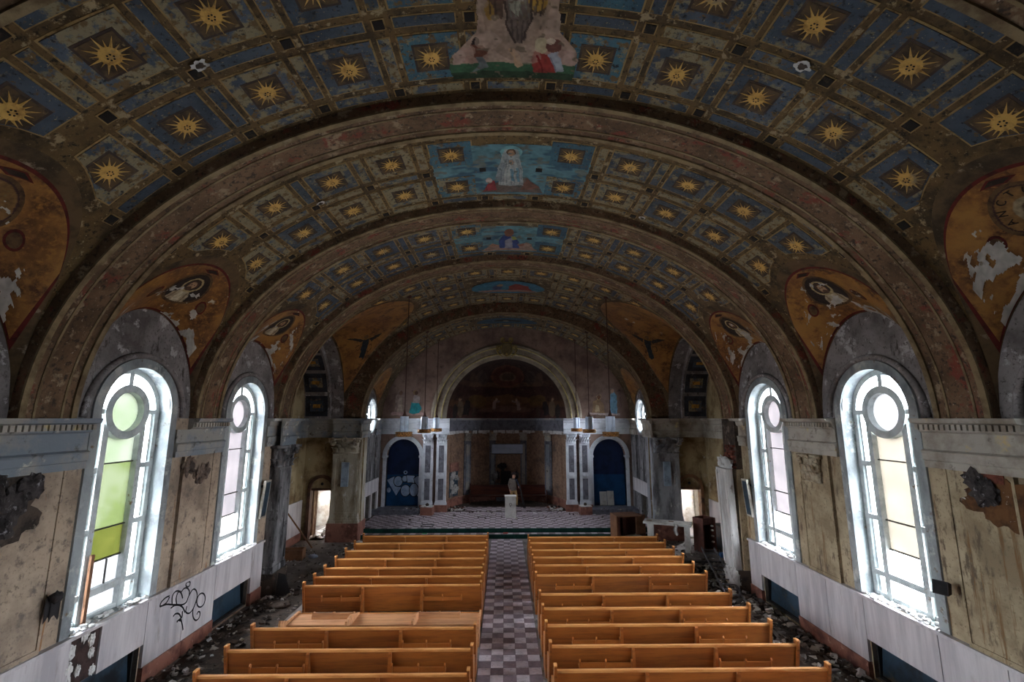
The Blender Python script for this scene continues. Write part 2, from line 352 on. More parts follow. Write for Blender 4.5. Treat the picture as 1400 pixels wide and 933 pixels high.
WALLS = {}
for s, nm in ((-1, 'left'), (1, 'right')):
    mp = lambda u, z, d=0, s=s: (s * (WX + d), u, z)
    us = {-3.2, 3.0, YT0}
    opens = []
    for c in BAYS:
        for i in range(29): us.add(round(c - WR + 2 * WR * i / 28, 4))
        for i in range(33): us.add(round(c - LW + 2 * LW * i / 32, 4))
        us |= {c - .75, c + .75}
        opens.append((c - WR, c + WR, lambda u: SILL, win_hi(c)))
    nich = [(c - .75, c + .75, lambda u: .05, lambda u: .70) for c in BAYS]
    us = sorted(us)
    def top(u):
        for c in BAYS:
            if abs(u - c) < LW: return HC + LH * math.sqrt(max(0, 1 - ((u - c) / LW) ** 2)) + .10
        return HC + .1
    mb = MB()
    columns(mb, mp, us, opens + nich, top)
    columns(mb, lambda u, z, s=s: (s * (WX + .42), u, z), us, opens, lambda u: 10.9, split=99)
    for o in opens: reveal(mb, mp, o[0], o[1], o[2], o[3], .42, 2)
    for o in nich: reveal(mb, mp, o[0], o[1], o[2], o[3], .24, 3, 1, 3)
    mb.add([mp(YT0, 0), mp(YT0, HC + .1), mp(YT0, HC + .1, .42), mp(YT0, 0, .42)], [(0, 1, 2, 3)], 0)
    wl = struct(fix(mb.build('wall_' + nm, [M['wall_l'] if s < 0 else M['wall_r'], M['lunette'], M['reveal'], M['recess']])))
    wl['label'] = 'stained plaster nave wall with arched windows on the ' + ('green-paned side' if s < 0 else 'cream-paned side')
    WALLS[s] = wl
    # window surrounds, hood beads and pilasters
    for c in BAYS:
        r = MB(); n = 28
        inner = [(c - WR, SILL)] + [(c - WR * math.cos(PI * i / n), SPR + WR * math.sin(PI * i / n)) for i in range(n + 1)] + [(c + WR, SILL)]
        r1 = WR + .17
        outer = [(c - r1, SILL)] + [(c - r1 * math.cos(PI * i / n), SPR + r1 * math.sin(PI * i / n)) for i in range(n + 1)] + [(c + r1, SILL)]
        for (a, b, e, f) in zip(inner[:-1], inner[1:], outer[:-1], outer[1:]):
            r.add([mp(*a, 0), mp(*b, 0), mp(*f, 0), mp(*e, 0), mp(*a, -.035), mp(*b, -.035), mp(*f, -.035), mp(*e, -.035)],
                  [(4, 5, 6, 7), (0, 1, 5, 4), (3, 2, 6, 7)])
        fix(r.build('window_surround', M['reveal'], wl))
        r = MB(); rb = 1.13
        r.tube([mp(c - rb * math.cos(PI * i / 30), SPR - .1 + rb * math.sin(PI * i / 30), -.02) for i in range(31)], .055, 8)
        r.build('hood_moulding', M['lunette'], wl, True)
    # sill ledges and wainscot slabs
    edges = [(-3, 3.4)]
    k = 0
    cuts = [3.2]
    for c in BAYS: cuts += [c - .77, c + .77]
    cuts += [13.5]
    for a, b in zip(cuts[:-1], cuts[1:]):
        overn = any(abs((a + b) / 2 - c) < .1 for c in BAYS)
        parts = 2 if b - a > 1.55 else 1
        for q in range(parts):
            ya = a + (b - a) * q / parts + .006; yb = a + (b - a) * (q + 1) / parts - .006
            if s < 0 and abs((ya + yb) / 2 - 8.575) < .1:            # slab broken away below the green window
                sl = MB().box(*sorted((s * (WX - .06), s * WX)), 8.35, yb, .70, 1.44); sl.build('wainscot_slab', M['marble'], wl)
                continue
            if s < 0 and abs((ya + yb) / 2 - 7.2) < .7 and False: continue
            sl = MB().box(*sorted((s * (WX - .06), s * WX)), ya, yb, .70 if overn else .30, 1.44); sl.build('wainscot_slab', M['marble'], wl)
            if not overn:
                sl = MB().box(*sorted((s * (WX - .09), s * WX)), ya, yb, 0, .30); sl.build('plinth_slab', M['redmarble'], wl)
        lg = MB().box(*sorted((s * (WX - .10), s * WX)), a, b, 1.44, 1.49); lg.build('wainscot_cap', M['marble'], wl)

# ------------------------------------------------------------------ entablature
trimn = [0]
PROF = [(0, 4.02), (.07, 4.02), (.07, 4.13), (.09, 4.14), (.09, 4.25), (.11, 4.28), (.05, 4.31), (.05, 4.57), (.10, 4.60), (.12, 4.71), (.22, 4.73), (.24, 4.78), (.24, 4.80), (0, 4.80)]
dent = MB(); dent.box(0, .05, -.030, .030, 0, .085)
dentm = dent.mesh('dentil', M['entab'])
def entab(p0, p1, nrm, mat, base=0.0, dentils=False, label=None, PROF=PROF):
    """profile swept from p0 to p1 (xy); nrm points into the room"""
    trimn[0] += 1
    mb = MB(); n = len(PROF)
    v = [(p[0] + nrm[0] * (o + base), p[1] + nrm[1] * (o + base), z) for p in (p0, p1) for o, z in PROF]
    mb.add(v, [(i, i + 1, n + i + 1, n + i) for i in range(n - 1)] + [list(range(n)), [n + i for i in range(n)][::-1]])
    o = struct(fix(mb.build('trim_%d' % trimn[0], mat)), label or 'moulded plaster entablature with projecting cornice')
    if dentils:
        L_ = math.hypot(p1[0] - p0[0], p1[1] - p0[1]); k = int(L_ / .088)
        for i in range(k):
            t = (i + .5) / k
            inst('dentil', dentm, o, (p0[0] + (p1[0] - p0[0]) * t + nrm[0] * (.115 + base), p0[1] + (p1[1] - p0[1]) * t + nrm[1] * (.115 + base), 4.62), (0, 0, math.atan2(nrm[1], nrm[0])))
    return o
for s in (-1, 1):
    m = M['entab_l'] if s < 0 else M['entab']
    segs = [(-3, BAYS[0] - 1.0)] + [(BAYS[i] + 1.0, BAYS[i + 1] - 1.0) for i in range(2)] + [(BAYS[2] + 1.0, YT0)]
    for i, (a, b) in enumerate(segs):
        if s > 0 and i == 3: b = 13.75
        if s < 0 and i == 2:                                          # crown of the cornice broken away next to the green-paned window
            entab((s * WX, a), (s * WX, a + .38), (-s, 0), m, PROF=PROF[:8] + [(0, 4.57)], label='entablature with its cornice crown broken away'); a += .38
        entab((s * WX, a), (s * WX, b), (-s, 0), m, dentils=i in (1, 2))
    for c in [6.775, 10.375]:                                        # flat pilasters between the windows
        pl = MB(); pl.box(*sorted((s * (WX - .05), s * (WX + .01))), c - .50, c + .50, 1.49, 4.04)
        pl.build('pilaster_shaft', M['wall_l'] if s < 0 else M['wall_r'], WALLS[s])
        pl = MB()
        for y0, y1, z0, z1 in ((c - .50, c - .46, 1.49, 4.04), (c + .46, c + .5, 1.49, 4.04), (c - .46, c + .46, 1.49, 1.56)):
            pl.box(*sorted((s * (WX - .066), s * (WX - .04))), y0, y1, z0, z1)
        pl.build('pilaster_fillet', M['wall_l'] if s < 0 else M['wall_r'], WALLS[s])

# ------------------------------------------------------------------ barrel vault
class Vault:
    def __init__(s, a, b, y0, y1, sev=None):
        s.a, s.b, s.y0, s.y1, s.sev = a, b, y0, y1, sev
        s.ph = np.linspace(0, PI / 2, 600)
        ds = np.hypot(a * np.cos(s.ph), b * np.sin(s.ph)); s.ss = np.concatenate([[0], np.cumsum((ds[1:] + ds[:-1]) / 2 * np.diff(s.ph))])
    def xlim(s, y):
        if s.sev is None: return s.a
        c, w_, h, xt = s.sev
        q = (y - c) / w_
        if abs(q) >= 1: return s.a
        return s.a - (s.a - xt) * math.sqrt(1 - q * q)
    def slim(s, y): return float(np.interp(math.asin(min(1, s.xlim(y) / s.a)), s.ph, s.ss))
    def pt(s, u, y, off=0.0):
        p = float(np.interp(abs(u), s.ss, s.ph)) * (1 if u >= 0 else -1)
        n = Vector((-math.sin(p) / s.a, 0, -math.cos(p) / s.b)).normalized()
        return (s.a * math.sin(p) + n.x * off, y, HC + s.b * math.cos(p) + n.z * off)
    def pts(s, U, V, off):                                            # vectorised; V = Y
        p = np.interp(np.abs(U), s.ss, s.ph) * np.where(U >= 0, 1, -1)
        nx = -np.sin(p) / s.a; nz = -np.cos(p) / s.b; l = np.hypot(nx, nz)
        return np.stack([s.a * np.sin(p) + nx / l * off, V, HC + s.b * np.cos(p) + nz / l * off], -1)
    def build(s, mat, label):
        ys = [s.y0 + (s.y1 - s.y0) * i / 8 for i in range(9)]
        if s.sev: ys = [s.y0] + [s.sev[0] - s.sev[1] * math.cos(PI * i / 36) for i in range(37)] + [s.y1]
        mb = MB(); n = 72; V = []
        for y in ys:
            pm = math.asin(min(1, s.xlim(y) / s.a))
            for j in range(n + 1):
                p = -pm + 2 * pm * j / n; V.append((s.a * math.sin(p), y, HC + s.b * math.cos(p)))
        k = n + 1
        mb.add(V, [(i * k + j, i * k + j + 1, (i + 1) * k + j + 1, (i + 1) * k + j) for i in range(len(ys) - 1) for j in range(n)])
        s.o = struct(mb.build('ceiling', mat, smooth=True), label); return s.o
    def sev_pt(s, side, y, r, off=0.0, wallx=WX):
        """point on the cross vault: y along the wall, r from the lunette (0) to the groin (1)"""
        c, w_, h, xt = s.sev
        def raw(y_, r_):
            q = max(-1, min(1, (y_ - c) / w_)); k = math.sqrt(max(0, 1 - q * q)); xg = s.a - (s.a - xt) * k
            zg = s.b * math.sqrt(max(0, 1 - (xg / s.a) ** 2))
            return Vector((side * (wallx + (xg - wallx) * r_), y_, HC + h * k + (zg - h * k) * r_))
        p = raw(y, r)
        if off:
            e = .01; yy = min(max(y, c - w_ * .985), c + w_ * .985)
            n = (raw(yy + e, r) - raw(yy - e, r)).cross(raw(yy, r + e) - raw(yy, r - e)); n.normalize()
            if n.z > 0: n = -n
            p = p + n * off
        return p
    def severy(s, side, mat, wallx=WX, n=40, m=10):
        c, w_ = s.sev[:2]; mb = MB()
        mb.grid(lambda i, j: s.sev_pt(side, c - w_ * math.cos(PI * i), j, 0, wallx), n, m)
        o = mb.build('cross_vault', mat, s.o, True); return o

VB = [Vault(6.85, 5.0, 3.6, 6.4, (BAYS[0], LW, LH, 5.45)), Vault(6.85, 5.0, 7.15, 10.0, (BAYS[1], LW, LH, 5.45)),
      Vault(6.85, 5.0, 10.75, 13.6, (BAYS[2], LW, LH, 5.45)), Vault(6.85, 5.0, 14.35, 19.6, (16.9, 2.44, 3.15, 3.45)),
      Vault(6.3, 4.72, 20.0, YC1 + .05, (21.6, 1.05, 1.35, 5.3))]
V0 = Vault(6.85, 5.0, -3.2, 2.8)
V0.build(M['vault'], 'plain painted barrel vault over the organ loft')
names = ['nearest nave bay with a robed figure on a cloud', 'nave bay with a white-veiled figure on turquoise', 'nave bay with a seated figure in a blue robe', 'crossing bay with a blue oval and red-cloaked figure', 'chancel bay with a dark blue oval']
for v, n_ in zip(VB, names): v.build(M['vault'] if v.y0 < 10 else M['vault_far'], 'painted barrel vault, ' + n_)

def rib(y0, y1, a, b, ao, bo, label, mat=None):
    trimn[0] += 1; mb = MB(); n = 80
    pr = [(y0, ao, bo), (y0, a, b), (y1, a, b), (y1, ao, bo)]
    mb.grid(lambda i, j: (-pr[round(j * 3)][1] * math.cos(PI * i), pr[round(j * 3)][0], HC + pr[round(j * 3)][2] * math.sin(PI * i)), n, 3)
    o = struct(smooth_by_angle(mb.build('trim_%d' % trimn[0], mat or M['rib'])), label)
    for ya in (y0, y1 - .09):
        mb = MB(); pr2 = [(ya, a - .001, b - .001), (ya, a - .03, b - .03), (ya + .09, a - .03, b - .03), (ya + .09, a - .001, b - .001)]
        if ya == y0: pr2 = [(q[0] - .004, q[1], q[2]) for q in pr2]
        else: pr2 = [(q[0] + .004, q[1], q[2]) for q in pr2]
        mb.grid(lambda i, j: (-pr2[round(j * 3)][1] * math.cos(PI * i), pr2[round(j * 3)][0], HC + pr2[round(j * 3)][2] * math.sin(PI * i)), n, 3)
        smooth_by_angle(mb.build('rib_moulding', M['ribline'], o))
    for ya in (y0 + .20, y1 - .24):
        mb = MB(); pr3 = [(ya, a, b), (ya, a - .012, b - .012), (ya + .035, a - .012, b - .012), (ya + .035, a, b)]
        mb.grid(lambda i, j: (-pr3[round(j * 3)][1] * math.cos(PI * i), pr3[round(j * 3)][0], HC + pr3[round(j * 3)][2] * math.sin(PI * i)), n, 3)
        smooth_by_angle(mb.build('rib_fillet', M['ribline'], o))
    return o
rib(2.75, 3.65, 6.68, 4.85, 6.95, 5.1, 'broad painted arch rib nearest the organ loft')
rib(6.35, 7.2, 6.68, 4.85, 6.95, 5.1, 'broad brown arch rib before the white-veiled figure bay')
rib(9.95, 10.8, 6.68, 4.85, 6.95, 5.1, 'broad brown arch rib before the blue-robed figure bay')
rib(13.55, 14.4, 6.68, 4.85, 6.95, 5.1, 'broad brown arch rib at the transept')
rib(19.5, 20.05, 6.12, 4.58, 7.0, 5.15, 'narrow arch rib at the chancel opening')

# ---- coffers: panels with sunbursts, strips and black square bosses
PITCH = 1.142
def patch(v, s0, s1, y0, y1, yc, off, nu=4, nv=4, mb=None, mi=0, clamp=0.17):
    """rectangular piece bent to the vault, trimmed where the cross vault cuts it; y measured from yc"""
    mb = mb or MB(); P = []
    for i in range(nu + 1):
        for j in range(nv + 1):
            y = y0 + (y1 - y0) * j / nv; lim = v.slim(y) - clamp; u = s0 + (s1 - s0) * i / nu
            u = max(-lim, min(lim, u)); q = v.pt(u, y, off); P.append((q[0], q[1] - yc, q[2]))
    k = nv + 1; F = [(i * k + j, (i + 1) * k + j, (i + 1) * k + j + 1, i * k + j + 1) for i in range(nu) for j in range(nv)]
    mb.add(P, F, mi)
    # edge skirt down to the vault
    ring = [i * k for i in range(nu + 1)] + [nu * k + j for j in range(1, nv + 1)] + [i * k + nv for i in range(nu - 1, -1, -1)] + [j for j in range(nv - 1, 0, -1)]
    R = []
    for r in ring:
        i, j = divmod(r, k); y = y0 + (y1 - y0) * j / nv; lim = v.slim(y) - clamp; u = max(-lim, min(lim, s0 + (s1 - s0) * i / nu))
        q = v.pt(u, y, -.01); R.append((q[0], q[1] - yc, q[2]))
    b = len(mb.v); mb.add([mb.v[b - len(P) + r] for r in ring] + R, [(i, (i + 1) % len(ring), len(ring) + (i + 1) % len(ring), len(ring) + i) for i in range(len(ring))], mi)
    return mb
def sun_mesh(v, uc, y, yc, off, R=.245, rays=16, clamp=.19):
    mb = MB()
    def P(u, yy, o):
        lim = v.slim(yy) - clamp; q = v.pt(max(-lim, min(lim, u)), yy, o); return (q[0], q[1] - yc, q[2])
    for k in range(rays):
        a = 2 * PI * k / rays; r = R if k % 2 == 0 else R * .78; da = PI / rays * .98
        mb.add([P(uc + .1 * math.cos(a - da), y + .1 * math.sin(a - da), off), P(uc + .5 * r * math.cos(a - da * .62), y + .5 * r * math.sin(a - da * .62), off), P(uc + r * math.cos(a), y + r * math.sin(a), off),
                P(uc + .5 * r * math.cos(a + da * .62), y + .5 * r * math.sin(a + da * .62), off), P(uc + .1 * math.cos(a + da), y + .1 * math.sin(a + da), off), P(uc + .45 * r * math.cos(a), y + .45 * r * math.sin(a), off + .012)],
               [(0, 1, 5), (1, 2, 5), (2, 3, 5), (3, 4, 5), (4, 0, 5)])
    n = 16
    mb.add([P(uc + .11 * math.cos(2 * PI * k / n), y + .11 * math.sin(2 * PI * k / n), off + .004) for k in range(n)] + [P(uc, y, off + .02)], [(k, (k + 1) % n, n) for k in range(n)])
    for k in range(6):
        a = 2 * PI * k / 6; cu, cy = uc + .034 * math.cos(a), y + .034 * math.sin(a)
        mb.add([P(cu + .012 * math.cos(2 * PI * q / 6), cy + .012 * math.sin(2 * PI * q / 6), off + .024) for q in range(6)], [tuple(range(6))], 1)
    return mb
M['cofferbrown'] = mk('coffer_inner_brown', S(92, 74, 52), [(S(62, 50, 40), 5, .46, .6), (S(130, 110, 80), 12, .6, .68)])
def coffers(v, yc, rows, bossrows, kmax, blue, bright=None, skip0=True, sun=True, avoid=None, field=False):
    """rows: y of the sunburst rows (from yc); bossrows: y of boss rows"""
    bay = v.o
    def clear(u, y, half):
        return abs(u) + half * .2 < v.slim(y) - .2
    for k in range(-kmax, kmax + 1):
        if k == 0 and skip0: continue
        for ry in rows:
            u = k * PITCH; y = yc + ry
            if abs(u) - .12 > v.slim(y) - .25: continue
            if avoid and avoid(u, y): continue
            cl = abs(u) + .45 > min(v.slim(y - .4), v.slim(y), v.slim(y + .4)) - .2
            key = ('p', v.a, k, round(ry, 2), cl and yc)
            mats = bright if (bright and abs(k) == 1) else blue
            mb = patch(v, u - .415, u + .415, y - .415, y + .415, y, .006, mi=0)
            patch(v, u - .39, u + .39, y - .39, y + .39, y, .016, mb=mb, mi=1, clamp=.19)
            patch(v, u - .24, u + .24, y - .24, y + .24, y, .020, mb=mb, mi=2, clamp=.20)
            patch(v, u - .21, u + .21, y - .21, y + .21, y, .024, mb=mb, mi=3, clamp=.21)
            p = mb.build('coffer_panel', [M['cofferline'], mats, M['cofferdark'], M['cofferbrown']], bay, loc=(0, y, 0))
            sun_mesh(v, u, y, y, .029).build('sunburst', [M['sun'], M['black']], p)
    for k in range(-kmax - 1, kmax + 1):
        u = (k + .5) * PITCH
        for by in bossrows:
            y = yc + by
            if abs(u) + .08 > v.slim(y) - .2 or (avoid and avoid(u, y)): continue
            mb = patch(v, u - .085, u + .085, y - .085, y + .085, y, .008, 2, 2)
            patch(v, u - .066, u + .066, y - .066, y + .066, y, .018, 2, 2, mb=mb, mi=1)
            mb.build('square_boss', [M['cofferline'], M['black']], bay, loc=(0, y, 0))
        for ry in rows:                                               # strips running down the nave between sunbursts
            y = yc + ry
            if abs(u) + .02 > v.slim(y) - .25 or (avoid and avoid(u, y)) or (field and abs(u) < 1): continue
            mb = patch(v, u - .088, u + .088, y - .40, y + .40, y, .006, 1, 6)
            patch(v, u - .072, u + .072, y - .384, y + .384, y, .012, 1, 6, mb=mb, mi=1, clamp=.19)
            mb.build('strip_panel', [M['cofferline'], blue], bay, loc=(0, y, 0))
    for k in range(-kmax, kmax + 1):                                  # strips running along the arch
        u = k * PITCH
        for by in bossrows:
            y = yc + by
            if abs(u) > v.slim(y) - .25 or (k == 0 and by == 0 and skip0) or (avoid and avoid(u, y)) or (field and by == 0 and abs(u) < 1.3): continue
            mb = patch(v, u - .40, u + .40, y - .088, y + .088, y, .006, 6, 1)
            patch(v, u - .384, u + .384, y - .072, y + .072, y, .012, 6, 1, mb=mb, mi=1, clamp=.19)
            mb.build('strip_panel', [M['cofferline'], blue], bay, loc=(0, y, 0))
R2 = (-.6, .6); B3 = (-1.2, 0, 1.2)
coffers(VB[0], BAYS[0] + .02, R2, B3, 5, M['blue'], M['blue_bright'])
coffers(VB[1], BAYS[1], R2, B3, 5, M['blue_fade'], M['blue_bright'], field=True)
coffers(VB[2], BAYS[2], R2, B3, 5, M['blue'], M['blue_bright'], field=True)
def av3(u, y): return (u / 1.75) ** 2 + ((y - 17.0) / .95) ** 2 < 1
coffers(VB[3], 16.9, (-1.8, -.6, .6, 1.8), (-2.4, -1.2, 0, 1.2, 2.4), 4, M['blue_gone'], None, False, avoid=av3)
def av4(u, y): return (u / 1.75) ** 2 + ((y - 21.8) / .8) ** 2 < 1
coffers(VB[4], 21.8, (-1.2, 0, 1.2), (-1.75, -.6, .6), 4, M['blue_gone'], None, False, avoid=av4)

# ---- cross vaults with gold ground, medallion and ornaments
def sevpoly(v, side, fn, wallx=WX): return lambda U, V: None
def disc(v, side, cy, cr, ry, rr, off, mat, name, parent, n=28, hole=0.0, wallx=WX, rot=0.0):
    """oval patch on a cross vault; ry in metres along the wall, rr as share of the generator"""
    mb = MB(); k = 6
    def P(i, j):
        a = 2 * PI * i; q = hole + (1 - hole) * j
        x, y = ry * math.cos(a) * q, rr * math.sin(a) * q
        return v.sev_pt(side, cy + x, cr + y, off, wallx)
    mb.grid(P, n, k); return fix(mb.build(name, mat, parent, True))
M['medal'] = mk('medallion_dark', S(44, 32, 28), [(S(70, 52, 40), 4, .5, .7)])
M['bust'] = mk('medallion_figure', S(176, 160, 132), [(S(120, 98, 74), 6, .46, .62)])
M['medalring'] = mk('medallion_ring', S(98, 74, 48), [(S(66, 44, 34), 6, .46, .62)])
M['peel'] = mk('bare_plaster', S(196, 192, 190), [(S(150, 138, 124), 4, .46, .62)], bump=.3)
def severy_dress(v, side, parent):
    c, w_ = v.sev[:2]
    def gold(u0, u1, r0, r1, off, mat, name, tip=True):
        mb = MB()
        def P(i, j):
            q = -u0 * math.cos(PI * i)
            k = math.sqrt(max(0, 1 - q * q)); hi = r1 - (1 - r1) * .0
            # margin to the groin grows towards the springing
            return v.sev_pt(side, c + w_ * q, r0 + (r1 - r0) * j, off)
        mb.grid(P, 40, 10); return mb.build(name, mat, parent, True)
    gold(.90, 0, .015, .86, .006, M['oxblood'], 'oxblood_border')
    gold(.87, 0, .045, .83, .012, M['mosaic'], 'gold_ground')
    return parent
for bi, v in enumerate(VB[:3]):
    for side in (-1, 1):
        sv = v.severy(side, M['severy'])
        severy_dress(v, side, sv)
        c = v.sev[0]
        disc(v, side, c, .46, .44, .27, .020, M['medalring'], 'medallion_ring', sv)
        cv = Canvas(-1, 1, -1, 1, 70, 70, (48, 36, 32), .02, 500 + bi * 3 + side); cv.gain = .9
        cv.mask[:] = cv.U ** 2 + cv.V ** 2 < .97
        if bi > 0:
            cv.poly([(-.62, -.95), (-.55, -.45), (-.2, -.12), (.2, -.12), (.5, -.4), (.62, -.95)], (168, 150, 124)); cv.poly([(-.1, -.95), (-.16, -.2), (.16, -.2), (.3, -.95)], (196, 182, 156))
            cv.line([(-.35, -.3), (-.4, -.9)], .035, (128, 108, 84)); cv.line([(.3, -.3), (.42, -.9)], .035, (128, 108, 84))
            cv.el(0, .22, .50, .50, (176, 154, 112), ring=.80); cv.el(0, .20, .30, .38, (74, 52, 40)); cv.el(0, .16, .20, .28, (170, 134, 104)); cv.el(0, -.04, .16, .14, (92, 66, 50)); cv.el(-.07, .22, .035, .03, (50, 36, 30)); cv.el(.08, .22, .035, .03, (50, 36, 30))
        else:
            cv.el(0, 0, .99, .99, (132, 98, 58), ring=.5); cv.el(0, 0, 1.0, 1.0, (70, 44, 44), ring=.92); cv.el(0, 0, .5, .5, (150, 134, 108)); cv.el(0, 0, .28, .3, (96, 76, 58))
        cv.mottle(.3)
        def mf(U, V, v=v, c=c, side=side):
            out = np.zeros(U.shape + (3,))
            for i in range(U.shape[0]):
                for j in range(U.shape[1]): out[i, j] = v.sev_pt(side, c + .40 * U[i, j], .46 + .245 * V[i, j], .026)
            return out
        cv.build('medallion', mf, M['painting'], sv)
        for dy in (-.62, .62):
            disc(v, side, c + dy, .40, .115, .085, .020, M['oxblood'], 'roundel', sv, 18)
            disc(v, side, c + dy, .40, .085, .062, .026, M['medalring'], 'roundel_centre', sv, 18)
        mb = MB()
        loz = [(-.21, 0), (-.06, -.07), (.21, 0), (.06, .07)]
        for sc_, off, m_ in ((1, .020, M['oxblood']), (.7, .026, M['medal'])):
            mb = MB(); L2 = []
            for (a_, b_), (c_, d_) in zip(loz, loz[1:] + loz[:1]):
                for t in (0, .33, .66): L2.append((a_ + (c_ - a_) * t, b_ + (d_ - b_) * t))
            mb.add([v.sev_pt(side, c + x * sc_, .775 + y * sc_ * .6, off) for x, y in L2] + [v.sev_pt(side, c, .775, off)], [(i, (i + 1) % 12, 12) for i in range(12)])
            fix(mb.build('lozenge', m_, sv))
        # plaster laid bare where the gold has flaked off
        cv = Canvas(-1.1, 1.1, .03, .75, 110, 80, (196, 190, 184), 0, 300 + bi * 7 + side)
        q = vnoise(cv.U, cv.V * 2.2, 3.2, 400 + bi * 5 + side) * .55 + vnoise(cv.U, cv.V * 2.2, 9, 410 + bi) * .30 + vnoise(cv.U, cv.V * 2.2, 24, 420 + bi) * .15
        cv.mask[:] = q - .42 * cv.V + .06 * np.abs(cv.U) > .52; cv.mottle(.3, 12)
        def mf(U, V, v=v, c=c, side=side):
            out = np.zeros(U.shape + (3,))
            for i in range(U.shape[0]):
                for j in range(U.shape[1]): out[i, j] = v.sev_pt(side, c + U[i, j], V[i, j], .028)
            return out
        cv.build('bare_patch', mf, M['painting'], sv)
# crossing and chancel cross vaults
for side in (-1, 1):
    v = VB[3]; sv = v.severy(side, M['severy'], n=60); c, w_ = v.sev[:2]
    mb = MB(); mb.grid(lambda i, j: v.sev_pt(side, c - .95 * w_ * math.cos(PI * i), .03 + .93 * j, .012), 50, 12); mb.build('gold_ground', M['mosaic'], sv, True)
    v4 = VB[4]; sv4 = v4.severy(side, M['severy'], CX, 30)
    mb = MB(); mb.grid(lambda i, j: v4.sev_pt(side, v4.sev[0] - .9 * v4.sev[1] * math.cos(PI * i), .05 + .8 * j, .012, CX), 30, 8); mb.build('gold_ground', M['mosaic'], sv4, True)
    # dark winged figure on the far half of the crossing gold
    cv = Canvas(-1, 1, -1, 1, 90, 90, (60, 60, 60), .05, 20 + side)
    cv.mask[:] = False
    def sh(sel, c_): cv.put(sel, c_); cv.mask |= sel
    sh(cv.inside([(-.28, -.85), (.28, -.85), (.18, -.2), (.16, .25), (-.16, .25), (-.2, -.2)]), (44, 52, 58))
    sh(cv.inside([(-.15, .2), (-.5, .45), (-.95, .48), (-.8, .3), (-.3, .0)]), (58, 54, 50))
    sh(cv.inside([(.15, .2), (.5, .45), (.95, .52), (.8, .3), (.3, .0)]), (58, 54, 50))
    sh(cv.el(0, .42, .13, .15, (120, 92, 60)), (120, 92, 60)); sh(cv.el(0, .45, .24, .26, (150, 108, 40), ring=.7), (150, 108, 40))
    for sx_ in (-1, 1):
        sh(cv.el(.42 * sx_, -.35, .17, .2, (92, 60, 34), ring=.65), (92, 60, 34))
    cv.mottle(.3)
    def mf(U, V, v=v, side=side):
        out = np.zeros(U.shape + (3,))
        for i in range(U.shape[0]):
            for j in range(U.shape[1]):
                out[i, j] = v.sev_pt(side, 18.42 - .58 * V[i, j] + .30 * U[i, j], .40 + .27 * U[i, j], .022)
        return out
    cv.build('painted_figure', mf, M['painting'], sv)

# ---- paintings along the crown
def vault_map(v, off): return lambda U, V: v.pts(U, V, off)
# near bay: robed figure on a cloud above kneeling people (V = Y; the picture's top points back to the loft)
v = VB[0]
cv = Canvas(-.92, .92, 3.75, 6.03, 150, 170, (70, 104, 128), .02, 3)
cloud = cv.inside([(-.86, 5.62), (-.70, 5.42), (-.52, 5.2), (-.46, 4.6), (-.40, 3.7), (.46, 3.7), (.54, 4.7), (.60, 5.2), (.84, 5.45), (.9, 5.65), (.85, 5.85), (-.85, 5.85)])
grass = (cv.v > 5.74) & (np.abs(cv.u) < .9)
cv.mask[:] = cloud | grass
cv.put(cloud, (176, 150, 134)); cv.el(0, 4.9, .42, .8, (150, 128, 112), .7); cv.el(-.6, 5.6, .25, .16, (172, 132, 122), .7); cv.el(.55, 5.6, .28, .15, (176, 138, 128), .7)
cv.put(grass, (62, 98, 72)); cv.put(grass & (cv.v > 5.9), (48, 68, 50))
cv.poly([(-.36, 3.7), (-.34, 4.9), (-.16, 5.02), (-.06, 4.5), (-.06, 3.7)], (96, 74, 62)); cv.poly([(.1, 3.7), (.2, 4.9), (.36, 4.95), (.38, 3.7)], (104, 80, 62))
cv.poly([(-.12, 3.7), (-.1, 5.1), (.0, 5.4), (.1, 5.42), (.2, 5.05), (.2, 3.7)], (112, 96, 88)); cv.poly([(-.1, 3.7), (-.06, 4.9), (.05, 5.0), (.14, 4.6), (.16, 3.7)], (168, 164, 148))
cv.el(.28, 4.75, .1, .14, (182, 140, 60)); cv.el(-.32, 4.9, .06, .14, (160, 124, 60)); cv.el(0, 4.0, .2, .24, (170, 130, 100)); 
cv.el(-.80, 5.62, .13, .15, (186, 156, 144)); cv.el(.80, 5.62, .12, .14, (182, 152, 140)); cv.el(-.52, 5.36, .055, .07, (40, 30, 28)); cv.poly([(-.58, 5.4), (-.42, 5.42), (-.36, 5.55), (-.44, 5.66), (-.56, 5.64)], (110, 66, 50)); cv.poly([(-.54, 5.64), (-.42, 5.64), (-.36, 5.84), (-.6, 5.9), (-.48, 5.78)], (112, 118, 122))
cv.poly([(-.1, 5.5), (.0, 5.5), (.16, 5.78), (.06, 5.82)], (184, 150, 122))
cv.el(.38, 5.42, .1, .14, (196, 182, 150)); cv.poly([(.30, 5.52), (.48, 5.56), (.62, 5.9), (.3, 5.92), (.26, 5.7)], (150, 56, 50)); cv.poly([(.48, 5.56), (.6, 5.5), (.74, 5.86), (.6, 5.88)], (160, 164, 176)); cv.el(.55, 5.42, .1, .11, (112, 70, 62)); cv.el(.5, 5.34, .05, .05, (210, 190, 170))
for bx, by_, br, bc in ((-.66, 5.5, .14, (192, 164, 150)), (-.35, 5.35, .18, (184, 160, 146)), (.2, 5.6, .2, (176, 152, 138)), (.72, 5.55, .12, (190, 160, 148)), (.5, 5.1, .14, (182, 158, 142)), (-.42, 4.8, .1, (186, 162, 146)), (.5, 4.6, .1, (184, 160, 144))): cv.el(bx, by_, br, br * .8, bc, .45)
for fx in (-.30, -.22, .26, .33): cv.line([(fx, 3.8), (fx + .03, 4.5), (fx - .02, 4.95)], .012, (66, 50, 44), .8)
